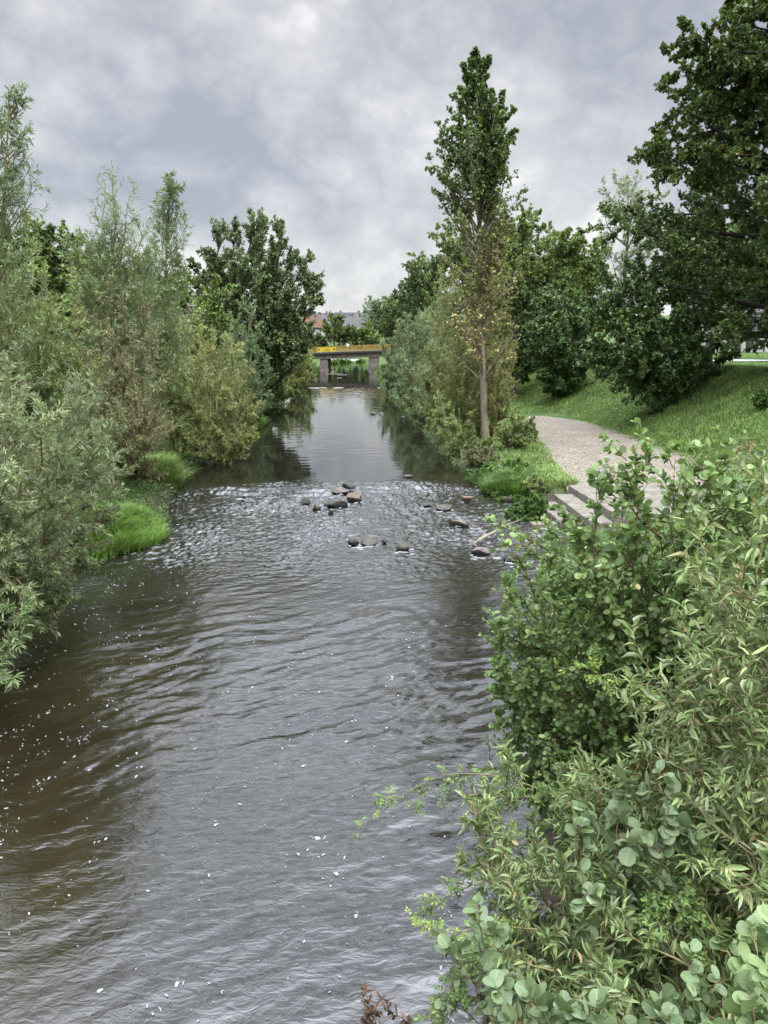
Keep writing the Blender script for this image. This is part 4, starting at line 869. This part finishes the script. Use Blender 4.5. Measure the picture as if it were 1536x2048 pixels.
# person on the bridge
def figure(joints, edges, rad, name, mat, parent, o):
    me = bpy.data.meshes.new(name); me.from_pydata([Vector(j) for j in joints], edges, []); ob = bpy.data.objects.new(name, me); COL.objects.link(ob)
    md = ob.modifiers.new('skin', 'SKIN'); md.use_smooth_shade = True
    sv = me.skin_vertices[0] if me.skin_vertices else None
    for v, r in zip(sv.data, rad): v.radius = r if isinstance(r, tuple) else (r, r); v.use_root = False
    sv.data[0].use_root = True
    ob.modifiers.new('sub', 'SUBSURF').levels = 1; ob.modifiers['sub'].render_levels = 2
    me.materials.append(mat); ob.parent = parent; return ob
pxx = at(696, 700, BY + .35)[0]
root3 = empty('person', (pxx, BY + .3, dz(pxx)), 'person in a white top and pale trousers leaning on the yellow bridge railing', 'person')
SKIN = plain('skin', (.50, .32, .24), .6, .1); WHITE = plain('white_shirt', (.78, .76, .74), .8, .08); TRS = plain('pale_trousers', (.55, .52, .48), .85, .1); HAIR = plain('hair', (.10, .07, .05), .7, .3); BAGM = plain('dark_bag', (.07, .05, .05), .7, .2)
J = [(0, 0, .93), (0, 0, 1.12), (0, -.05, 1.33), (0, -.08, 1.46), (0, -.10, 1.53), (0, -.12, 1.63), (0, -.12, 1.73),
     (.09, 0, .9), (.11, -.03, .5), (.11, .02, .08), (.12, -.14, .04), (-.09, 0, .9), (-.10, -.02, .5), (-.11, .03, .08), (-.12, -.13, .04),
     (.19, -.06, 1.40), (.25, -.12, 1.16), (.20, -.38, 1.15), (.19, -.46, 1.16), (-.19, -.06, 1.40), (-.26, -.12, 1.16), (-.20, -.38, 1.15), (-.19, -.46, 1.16)]
E_ = [(0, 1), (1, 2), (2, 3), (3, 4), (4, 5), (5, 6), (0, 7), (7, 8), (8, 9), (9, 10), (0, 11), (11, 12), (12, 13), (13, 14), (2, 15), (15, 16), (16, 17), (17, 18), (2, 19), (19, 20), (20, 21), (21, 22)]
R_ = [(.15, .11), (.13, .10), (.15, .11), .07, .055, (.085, .10), .06, .09, .065, .04, .035, .09, .065, .04, .035, .06, .042, .033, .03, .06, .042, .033, .03]
figure(J, E_, R_, 'body', SKIN, root3, None)
figure([(0, 0, .92), (0, 0, 1.12), (0, -.05, 1.33), (0, -.08, 1.45), (.19, -.06, 1.40), (.25, -.12, 1.16), (.21, -.30, 1.15), (-.19, -.06, 1.40), (-.26, -.12, 1.16), (-.21, -.30, 1.15)], [(0, 1), (1, 2), (2, 3), (2, 4), (4, 5), (5, 6), (2, 7), (7, 8), (8, 9)], [(.17, .13), (.15, .12), (.165, .125), .08, .075, .056, .045, .075, .056, .045], 'shirt', WHITE, root3, None)
figure([(0, 0, .95), (.09, 0, .88), (.11, -.03, .5), (.11, .02, .1), (-.09, 0, .88), (-.10, -.02, .5), (-.11, .03, .1)], [(0, 1), (1, 2), (2, 3), (0, 4), (4, 5), (5, 6)], [(.16, .12), .105, .08, .06, .105, .08, .06], 'trousers', TRS, root3, None)
figure([(0, -.09, 1.66), (0, -.09, 1.75), (0, -.04, 1.60)], [(0, 1), (0, 2)], [(.095, .11), .06, .06], 'hair', HAIR, root3, None)
bq = empty('shoulder_bag', (pxx + .33, BY + .2, dz(pxx) + .85), 'dark bag hanging beside the person on the bridge', 'bag')
b = MB(); o_ = np.array([pxx + .33, BY + .2, dz(pxx) + .62]); b.box(o_, (.26, .14, .32)); b.box(o_ + [0, 0, .18], (.22, .12, .04)); b.build('pouch', BAGM, bq)
b = MB(); b.tube(np.array([o_ + [-.1, 0, .16], o_ + [-.14, -.03, .5], o_ + [-.1, 0, .74], o_ + [0, 0, .5], o_ + [.1, 0, .16]]), np.full(5, .014), 5); b.build('strap', BAGM, bq)

# ------------------------------------------------------------------ town on the far hillside
SLATE = plain('roof_slate', (.06, .066, .08), .9, .25, .6, spec=.1); SLATE2 = plain('roof_grey_tiles', (.105, .10, .097), .9, .25, .8, spec=.1); REDT = plain('roof_red_tiles', (.13, .07, .05), .9, .25, .8, spec=.1)
BRICK = plain('wall_brick', (.24, .115, .075), .9, .25, 1.5); CREAM = plain('wall_cream', (.42, .38, .32), .9, .12, .5); WHT = plain('wall_white', (.46, .455, .44), .9, .1, .5); ORG = plain('wall_orange', (.32, .18, .10), .9, .15, .8)
GLASSD = plain('window_dark', (.03, .033, .04), .25, .2, 2.0, spec=.6); FRM = plain('window_frame_white', (.7, .7, .68), .6, .05)
def house(name, label, cx, cy_, w_, d_, h, rh, yaw, wm, rm, nx=3, ny=2, ww=1.1, wh=1.4, z0=None, chim=1, group=None, dormers=0, hip=0.0):
    """ridge along local x; front (facing -y) gets nx windows on ny floors, gable ends get two columns"""
    z0 = (gz(cx, cy_) - .3) if z0 is None else z0
    o = np.array([cx, cy_, z0]); R = rotz(yaw); root = empty(name, o, label, 'house', group)
    T = lambda p: np.asarray(p, float) @ R.T + o
    b = MB(); x, y = w_ / 2, d_ / 2
    k = T([[-x, -y, -4], [x, -y, -4], [x, y, -4], [-x, y, -4], [-x, -y, h], [x, -y, h], [x, y, h], [-x, y, h], [-x + hip, 0, h + rh], [x - hip, 0, h + rh]])
    b.add(k, [[0, 1, 5, 4], [2, 3, 7, 6], [1, 2, 6, 5], [3, 0, 4, 7], [4, 5, 9, 8], [6, 7, 8, 9]]); b.add(k, [[5, 6, 9], [7, 4, 8]]); b.build('wall', wm, root)
    b = MB(); ov, th = .5, .22; s_ = rh / y
    for sg in (-1, 1):
        e = [[-x - ov, sg * (y + ov), h - ov * s_ + .05], [x + ov, sg * (y + ov), h - ov * s_ + .05], [x + ov - hip * 1.0, 0, h + rh + .06], [-x - ov + hip * 1.0, 0, h + rh + .06]]
        e = np.array(e); k = np.concatenate([e, e + [0, 0, th]]); b.add(T(k), [[0, 3, 2, 1], [4, 5, 6, 7], [0, 1, 5, 4], [1, 2, 6, 5], [2, 3, 7, 6], [3, 0, 4, 7]])
    if hip:
        for sg in (-1, 1):
            e = np.array([[sg * (x + ov), -(y + ov), h - ov * s_ + .05], [sg * (x + ov), (y + ov), h - ov * s_ + .05], [sg * (x + ov - hip), 0, h + rh + .06]]); k = np.concatenate([e, e + [0, 0, th]])
            b.add(T(k), [[0, 1, 2], [3, 5, 4]]); b.add(T(k), [[0, 3, 4, 1]])
    rf = b.build('roof', rm, root)
    for c_ in range(chim):
        b = MB(); xx_ = (-.25 + .5 * c_) * w_; b.box(T([xx_, .4, h + rh + .3]), (.9, .7, 1.8), R); b.box(T([xx_, .4, h + rh + 1.25]), (1.05, .85, .12), R); b.build('chimney', BRICK, rf)
    def window(lx, ly, lz, face):
        b = MB(); sz = (ww + .24, .06, wh + .24) if face == 'f' else (.06, ww + .24, wh + .24)
        b.box(T([lx, ly, lz]), sz, R); f_ = b.build('window', FRM, root)
        b = MB(); off = np.array([0, -.045, 0]) if face == 'f' else np.array([np.sign(lx) * .045, 0, 0])
        for q in (-1, 1):
            dx = np.array([q * ww * .26, 0, 0]) if face == 'f' else np.array([0, q * ww * .26, 0])
            b.box(T(np.array([lx, ly, lz]) + off + dx), (ww * .46, .05, wh) if face == 'f' else (.05, ww * .46, wh), R)
        b.build('pane', GLASSD, f_)
    for j in range(ny):
        zz = 1.6 + j * (h - .6) / ny
        for i in range(nx): window(-x + w_ * (i + .5) / nx, -y - .02, zz, 'f')
        for sg in (-1, 1):
            for q in (-.25, .25): window(sg * (x + .02), q * d_, zz, 's')
    for i in range(dormers):
        lx = -x + w_ * (i + .5) / dormers; b = MB(); b.box(T([lx, -y * .62, h + rh * .45]), (1.6, y * .55, 1.5), R); dm = b.build('dormer', wm, root)
        b = MB(); b.box(T([lx, -y * .62 - y * .275 - .03, h + rh * .48]), (.9, .05, .9), R); b.build('pane', GLASSD, dm)
        b = MB(); b.box(T([lx, -y * .62 - .1, h + rh * .45 + .82]), (1.9, y * .6, .14), R); b.build('dormer_roof', rm, dm)
    return root
def hat(u, Y): return at(u, 660, Y)[0]
house('barn', 'brick barn with a wide grey roof beside the weeping birch', hat(701, 330), 338, 13, 11.5, 5.6, 5.4, .32, BRICK, SLATE2, 3, 1, 1.2, 1.8, z0=at(700, 684, 330)[2], chim=0)
house('house', 'orange house with a grey roof behind the left end of the bridge', hat(630, 300), 322, 9.5, 10, 4.4, 5, -.9, ORG, SLATE2, 2, 1, 1.3, 1.7, z0=at(640, 684, 300)[2], chim=0)
zt = lambda v, Y: at(690, v, Y)[2]
house('apartment_block', 'long cream block with a dark slate roof on the skyline', hat(700, 430), 436, 21, 13, zt(639.5, 430) - 14, 3.9, .12, CREAM, SLATE, 6, 3, 1.3, 1.6, z0=14, chim=2, dormers=5, hip=2.2)
house('apartment_block', 'slate-roofed skyline house left of the long cream block, under the mast', hat(664, 440), 446, 12, 13, zt(640, 440) - 14, 3.8, .1, WHT, SLATE, 4, 3, 1.2, 1.5, z0=14, chim=1, dormers=2, hip=2)
TW = [(628, 655, 310, 9, 5, 3, .7, WHT, REDT, 'white house with a red roof left of the hillside tree'), (618, 648, 350, 10, 5, 3.4, .2, CREAM, REDT, 'cream house with a red roof higher on the left of the hillside'), (641, 652, 330, 9, 4.4, 3, -.2, WHT, SLATE2, 'white house with a grey roof in the middle of the left hillside'), (650, 645, 375, 9, 5, 3.4, .5, ORG, SLATE2, 'orange house with a grey roof high behind the hillside tree'), (682, 648, 360, 8, 5.4, 3.2, .9, CREAM, SLATE, 'cream gabled house below the long slate-roofed block'), (700, 650, 345, 9, 4.5, 3, .1, WHT, SLATE2, 'white low house between the barn and the long block'), (727, 642, 390, 10, 5.2, 3.4, .3, CREAM, SLATE2, 'cream house with a pale grey roof at the right of the long block'), (632, 640, 420, 10, 4.5, 3.2, -.3, CREAM, SLATE, 'small cream house at the top left of the hillside'), (602, 648, 400, 11, 5, 3.4, .3, WHT, REDT, 'white house behind the black poplar edge')]
for i, (u, v, Y, w_, h, rh, yaw, wm, rm, lab) in enumerate(TW):
    zt_ = at(u, v, Y)[2]; house('house', lab, hat(u, Y), Y, w_, w_ * .9, h, rh, yaw, wm, rm, 3, 2, 1.0, 1.2, z0=zt_ - h, group='houses on the far hillside')
b = MB(); q = at(661.7, 630, 438); b.tube(np.array([q - [0, 0, 3], q + [0, 0, 3.2]]), np.array([.14, .07]), 6); b.box(q + [0, 0, 2.4], (.7, .1, .1))
tag(b.build('mast', plain('mast_grey', (.3, .3, .32), .5, .1), origin=q - [0, 0, 3]), 'thin antenna mast on the skyline roof', 'mast')
# trees just beyond the bridge and on the skyline
FT = [(738, 655, 272, 4.2, M_MID, 'rounded green bush at the foot of the weeping birch behind the bridge', 213), (668, 642, 292, 6.0, M_MID, 'bright green tree in front of the hillside houses, behind the banner', 201), (640, 676, 285, 3.2, M_DARK, 'dark small tree left of the bright green one behind the bridge', 202), (700, 660, 300, 3.6, M_MID, 'narrow green tree before the brick barn', 203), (686, 668, 288, 5.3, M_DARK, 'low dark tree between the two green ones behind the bridge', 204), (775, 640, 290, 7, M_MID, 'green tree right of the weeping birch behind the bridge', 206), (724, 668, 282, 4.2, M_DARK, 'low dark bush under the birch behind the bridge', 207), (795, 602, 300, 8, M_OLIVE, 'taller loose tree behind the right end of the bridge', 208), (612, 660, 290, 6, M_DARK, 'dark tree behind the left end of the bridge', 209), (762, 628, 330, 8, M_DARK, 'dark tree on the far skyline to the right', 210), (622, 640, 470, 6, M_DARK, 'dark tree on the far skyline to the left', 211), (745, 640, 400, 6, M_DARK, 'dark round tree beside the hillside houses', 212)]
for u, v, Y, R, mt, lab, sd_ in FT:
    tp = at(u, v, Y); b0 = (tp[0], Y, gz(tp[0], Y) if gz(tp[0], Y) > 0 else 1.0)
    tree('broadleaf_tree', lab, 'tree', b0, tp, round_prof(R, .4, .62), mt, dict(size=.4 * max(1, Y / 290), wfac=.7, shape='diamond', k=10, droop=.2), n1=30, n2=9, n3=6, t0=.08, seed=sd_, group='trees beyond the bridge')
tp = at(742, 611, 286); b0 = (tp[0], 286, max(.6, gz(tp[0], 286)))
tree('birch_tree', 'weeping birch with drooping crown behind the middle of the bridge', 'tree', b0, tp, round_prof(6.6, .55, .5), M_BLUISH, dict(size=.5, wfac=.35, shape='diamond', k=8, droop=.9), n1=26, n2=9, n3=6, t0=.28, a1=.8, droop3=-.25, seed=220)
# low green island seen through the bridge opening
for u, v, Y, R, lab, sd_ in [(684, 722, 222, 3.0, 'green reed islet seen through the bridge opening, the wide one', 230), (722, 721, 228, 1.3, 'small green tuft islet seen through the bridge opening', 231), (668, 724, 215, 1.8, 'leafy clump at the left of the reed islet under the bridge', 232)]:
    q = on(u, v + 4, 0); b0 = (q[0], q[1], -.1)
    shrub('reed_clump', lab, 'reeds', b0, dome_tips(b0, 1.1 if R > 2 else .8, R, 12, sd_, flat=.5), M_NETTLE, dict(size=.35, wfac=.3, shape='diamond', k=10), n1=9, n2=6, l1=.4, r0=.03, seed=sd_, group='reed islets beyond the bridge')
# house at street level on the right
q = at(1490, 690, 122)
house('white_house', 'pale house at street level behind the trees at the right edge', q[0] + 3, 126, 22, 10, 6.5, 4, -.03, WHT, SLATE2, 6, 2, 1.5, 2.2, z0=4.25, chim=1)
b = MB(); P = np.array([at(1496, 702, 112), at(1498, 650, 112), at(1501, 560, 112)]); P[0, 2] = 4.1; b.tube(P, np.array([.36, .30, .24]), 9)
for a_, c_ in ((1, (1470, 600, 111)), (2, (1520, 520, 113)), (2, (1480, 520, 112))): b.tube(np.stack([P[a_], at(*c_)]), np.array([.14, .05]), 6)
tr = empty('street_tree', P[0], 'dark tree trunk standing before the pale house', 'tree'); b.build('trunk', BARK_DARK, tr)
rngx = np.random.default_rng(4); b = MB(); pc = at(1500, 540, 112) + rngx.normal(size=(5000, 3)) * [3.0, 2.5, 2.2]; put_leaves(b, pc, nrm(rngx.normal(size=(5000, 3)) - [0, 0, .4]), rngx.uniform(.25, .45, 5000), .7, 'diamond', rngx); b.build('crown', M_DARK, tr)
q = at(1528, 702, 118); b = MB(); b.tube(np.array([[q[0], 118, 4.1], [q[0], 118, 8.6]]), np.array([.11, .08]), 8); b.box((q[0], 118, 8.65), (.3, .3, .12))
tag(b.build('lamp_post', MB_DARK, origin=(q[0], 118, 4.1)), 'thin dark post before the pale house at the right edge', 'post')
q = at(1185, 545, 150); b = MB(); b.tube(np.array([[q[0], 150, gz(q[0], 150)], [q[0], 150, at(1185, 498, 150)[2]]]), np.array([.12, .06]), 7); b.box((q[0], 150, at(1185, 500, 150)[2]), (.5, .08, .08))
tag(b.build('mast', bpy.data.materials['mast_grey'], origin=(q[0], 150, gz(q[0], 150))), 'thin pole rising between the green tree and the silvery tree', 'mast')

# ------------------------------------------------------------------ foam, grass, ground cover
rng = np.random.default_rng(77)
def zone(n, f):
    o = f(n); return o
pts = []
for k in range(150):                       # drifting streaks that follow the current
    x0 = rng.uniform(-6.6, 2.2); y0 = 5 + 10.5 * rng.random() ** 1.3; n_ = rng.integers(3, 14); dr = rng.uniform(.15, .6) * rng.choice([1, 1, 1, -.4])
    s_ = np.sort(rng.random(n_)) * rng.uniform(.4, 2.2); pts.append(np.stack([x0 + dr * s_ + rng.normal(size=n_) * .05, y0 + s_ + rng.normal(size=n_) * .04], -1))
for k in range(55):
    x0 = rng.uniform(-7, -3.4); y0 = rng.uniform(9, 19); n_ = rng.integers(4, 16); s_ = np.sort(rng.random(n_)) * rng.uniform(.5, 2.5)
    pts.append(np.stack([x0 + .25 * s_ + rng.normal(size=n_) * .08, y0 + s_ + rng.normal(size=n_) * .05], -1))
th = rng.random(190); pts.append(np.stack([-6.0 + 2.2 * rng.random(190) ** 1.6, 18 + 4.8 * th], -1))
pts = np.concatenate(pts); pts = pts[(pts[:, 0] > Lx(pts[:, 1]) + .2) & (pts[:, 0] < Rx(pts[:, 1]) - .2)]
b = MB(); K = 12
for (x, y) in pts:
    r = min(.030, .0068 * math.exp(rng.normal() * .75 + .1)); el = rng.uniform(.35, .9); ph = rng.random() * PI
    th = np.arange(K) * 2 * PI / K; rad = r * (1 + .22 * np.sin(2 * th + ph) + .15 * np.sin(3 * th + ph * 3))
    cx = np.cos(th) * rad; cyy = np.sin(th) * rad * el; ca, sa = math.cos(ph), math.sin(ph)
    V = []
    for s_, hz in ((1, .001), (.85, .006), (.4, .009)):
        V.append(np.stack([x + s_ * (ca * cx - sa * cyy), y + s_ * (sa * cx + ca * cyy), np.full(K, hz)], -1))
    V = np.array(V); V[..., 2] += waterh(np.array([x]), np.array([y]))[0] + .004
    b.grid(V, True, True); b.add(V[-1], np.arange(K)[None])
FOAM = plain('foam_white', (.28, .29, .29), .7, .35, 40.0)
tag(b.build('foam_flecks', FOAM), 'small white foam flecks drifting on the river', 'foam', kind='stuff')
# broken white water at the two sills: many thin crests
b = MB()
def crest(x, y, ln, wd, hz):
    n = 7; s = np.linspace(-1, 1, n); xx = x + ln * s; yy_ = y + .12 * ln * np.sin(s * 3 + x) ; ww_ = wd * (1 - s * s) + .004
    z = waterh(xx, yy_) + .012
    V = np.stack([np.stack([xx, yy_ - ww_, z - .012], -1), np.stack([xx, yy_, z + hz], -1), np.stack([xx, yy_ + ww_, z - .012], -1)]); b.grid(V)
for _ in range(6):
    x = rng.uniform(-5.9, 4.8); crest(x, 97.3 + .018 * x * x + rng.normal() * .3, rng.uniform(.15, .6), rng.uniform(.03, .10), rng.uniform(.01, .04))
for _ in range(5):
    x = rng.uniform(-4.5, 5); crest(x, rng.uniform(112, 150), rng.uniform(.3, 1.2), rng.uniform(.03, .08), .01)
for _ in range(34):
    x = rng.uniform(-5.5, 6.5); crest(x, rng.uniform(232, 258), rng.uniform(.4, 1.8), rng.uniform(.2, .6), .06)
for _ in range(60):
    x = rng.uniform(-6.4, 6.2); y = rng.uniform(24, 30.3); crest(x, y, rng.uniform(.02, .06), rng.uniform(.004, .009), .004)
for (u, v, wpx) in [(697, 978, 40), (679, 988, 37), (712, 1004, 38), (671, 1014, 50), (611, 1010, 21), (888, 1020, 32), (856, 1013, 30), (914, 1050, 50), (709, 1088, 28), (737, 1089, 34), (805, 1100, 33), (967, 1108, 46), (1034, 1122, 40), (486, 997, 15)]:
    c = on(u, v, 0); r = wpx / F * c[1] / 2
    for _ in range(9): crest(c[0] + rng.uniform(-1.2, 1.2) * r, c[1] - rng.uniform(.0, 2.2) * r, rng.uniform(.03, .12), rng.uniform(.005, .014), .006)
tag(b.build('white_water', FOAM), 'broken white water on the river sills', 'foam', kind='stuff')

def blades(mb, X, Y, h, wd, rng, lean=.5, n=4, z=None, spread=.06):
    X = np.repeat(X, n) + rng.normal(size=len(X) * n) * spread; Y = np.repeat(Y, n) + rng.normal(size=len(Y) * n) * spread
    Zb = ground(X, Y) - .02 if z is None else np.repeat(z, n)
    N = len(X); hh = h * rng.uniform(.5, 1.25, N); ph = rng.random(N) * 2 * PI; ln = lean * rng.uniform(.2, 1.2, N) * hh
    d = np.stack([np.cos(ph), np.sin(ph), 0 * ph], -1); s = np.stack([-np.sin(ph), np.cos(ph), 0 * ph], -1) * (wd * rng.uniform(.6, 1.2, N))[:, None]
    B = np.stack([X, Y, Zb], -1); Mi = B + d * (ln * .35)[:, None] + UP * (hh * .62)[:, None]; Tp = B + d * ln[:, None] + UP * (hh * .95)[:, None]
    V = np.stack([B - s, B + s, Mi + s * .7, Mi - s * .7, Tp], 1).reshape(-1, 3); k = np.arange(N)[:, None] * 5; r = rng.random(N)
    mb.add(V, np.concatenate([k, k + 1, k + 2, k + 3], 1), r); nn = len(V)
    mb.f.append(np.concatenate([k + 3, k + 2, k + 4], 1) + mb.n - nn); mb.attr.append(r); mb.smooth.append(np.zeros(N, bool))
b = MB()
n = 34000; y = 24 + 62 * rng.random(n) ** 1.25; x = Sx(y) - .5 + rng.random(n) * 10.5
k = (x - Sx(y) > .0) | (rng.random(n) < .35)
blades(b, x[k], y[k], .20, .018, rng, .8, 4, spread=.09)
n = 6000; y = 56 + 40 * rng.random(n); x = Rx(y) + 3 + rng.random(n) * 16; blades(b, x, y, .25, .03, rng, .8, 4, spread=.15)
n = 9000; y = 40 + 55 * rng.random(n); x = 23 + rng.random(n) * 45; k = np.abs(y - (66 - 6 * (x - 24) / 70)) > 3.1; blades(b, x[k], y[k], .14, .03, rng, .8, 4, spread=.15)
n = 6500; y = 27.6 + 26 * rng.random(n); x = Rx(y) + .5 + rng.random(n) * np.maximum(.3, np.interp(y, [26.9, 28.5, 31, 33.7, 38, 44, 50, 54.5], [8.9, 8.7, 9.0, 9.4, 10.2, 11.0, 11.9, 13.4]) - Rx(y) - .35)
blades(b, x, y, .24, .016, rng, .9, 4, spread=.08)
# sparse wisps along the gravel
n = 900; y = 28 + 25 * rng.random(n); x = le[0] * 0 + np.interp(y, yy if len(yy) == 90 else np.linspace(26.9, 54.5, 90), np.linspace(8.8, 13, len(yy) if len(yy) == 90 else 90)) + rng.random(n) ** 2 * 5; blades(b, x, y, .10, .012, rng, .8, 3)
tag(b.build('grass', M_GRASS), 'rough mown grass on the slope above the gravel path', 'grass', kind='stuff')
# ground cover along both banks
b = MB()
for side in (-1, 1):
    n = 26000; y = 8 + 150 * rng.random(n) ** 1.5
    dist = -.1 + 3.2 * rng.random(n) ** 1.6
    x = Lx(y) - dist if side < 0 else Rx(y) + dist * .8
    k = np.ones(n, bool) if side < 0 else ~((y > 21.5) & (y < 28.4) & (x > 5.8)) & ~((x > 8.4) & (y > 26) & (y < 55))
    x, y = x[k], y[k]; n = len(x)
    pos = np.stack([x, y, ground(x, y) + rng.random(n) ** 1.5 * (.25 + .35 * (noise2(x * .6, y * .6) > 0))], -1)
    put_leaves(b, pos, nrm(rng.normal(size=(n, 3)) * [1, 1, .5] + [0, 0, .1]), rng.uniform(.08, .18, n) * np.maximum(1, y / 45), .45, 'diamond', rng)
n = 5200; c0 = rng.random((420, 2)); cy0 = 26 + 50 * c0[:, 1] ** 1.2; cx0 = Sx(cy0) + .3 + 8 * c0[:, 0]
x = (cx0[:, None] + rng.normal(size=(420, 13)) * .16).ravel(); y = (cy0[:, None] + rng.normal(size=(420, 13)) * .2).ravel()
put_leaves(b, np.stack([x, y, ground(x, y) + .05 + .16 * rng.random(len(x))], -1), nrm(rng.normal(size=(len(x), 3)) * [1, 1, .4] + [0, 0, .3]), rng.uniform(.06, .15, len(x)), .5, 'diamond', rng)
tag(b.build('undergrowth', M_WEED), 'low weeds covering the foot of both river banks', 'ground cover', kind='stuff')
# bright grass clumps on the left bank
def clump(lab, cx, cy_, rx, ry, n, h, sd_, mat=M_TUFT, z0=-.05, nm='grass_clump', hump=.35, wd=.012):
    r = np.random.default_rng(sd_); a = r.random(n) * 2 * PI; q = np.sqrt(r.random(n))
    edge = 1 + .35 * noise2(np.cos(a) * 1.7 + sd_, np.sin(a) * 1.7) + .15 * noise2(np.cos(a) * 5 + sd_, np.sin(a) * 5)
    x = cx + rx * q * np.cos(a) * edge; y = cy_ + ry * q * np.sin(a) * edge
    nz = noise2(x * 1.9 + sd_, y * 1.9); keep = (nz + .45 * r.random(n)) > -.12
    x, y, q, nz = x[keep], y[keep], q[keep], nz[keep]
    z = np.maximum(ground(x, y), z0) + hump * (1 - q ** 2) * np.clip(.7 + 1.3 * nz, .1, 1.6)
    b = MB(); blades(b, x, y, h, wd, r, 1.5, 5, z=z, spread=.07)
    return tag(b.build(nm, mat, origin=(cx, cy_, z0)), lab, 'grass clump', 'bright grass clumps by the water')
q = on(265, 1070, .2); clump('large bright green grass clump spilling into the river on the left', q[0] - .25, q[1] + .2, 1.05, 1.5, 3000, .32, 1, hump=.16)
q = on(200, 1085, .2); clump('bright grass under the silvery willow, left of the large clump', q[0], q[1], .9, 1.2, 1200, .45, 5)
q = on(318, 965, .2); clump('darker grass clump under the brownish willow', q[0], q[1], .9, 1.1, 1500, .6, 2, M_GRASS)
q = on(516, 852, .1); clump('small bright grass patch on the left waterline farther up', q[0] - .3, q[1], .6, 1.6, 700, .6, 3, wd=.03)
q = on(1015, 975, .2); clump('long grass drooping over the stones on the right bank', q[0], q[1], .9, 1.2, 1500, .5, 4, M_NETTLE)
q = on(785, 765, .1); clump('small bright grass patch at the foot of the far right willows', q[0], q[1], .5, 2.0, 500, .8, 6, wd=.05)
# bare patch with litter on the slope
q = on(1440, 905, 1.2); rr = np.random.default_rng(8); n = 500; x = q[0] + .9 * rr.normal(size=n); y = q[1] + .7 * rr.normal(size=n); b = MB()
put_leaves(b, np.stack([x, y, ground(x, y) + .16], -1), nrm(rr.normal(size=(n, 3)) * [1, 1, .2]), rr.uniform(.08, .2, n), .5, 'diamond', rr)
tag(b.build('leaf_litter', leaf_mat('litter', [(0, (.12, .08, .05)), (1, (.30, .22, .15))]), origin=(q[0], q[1], q[2])), 'brown leaf litter lying on the grass slope', 'litter', kind='stuff')
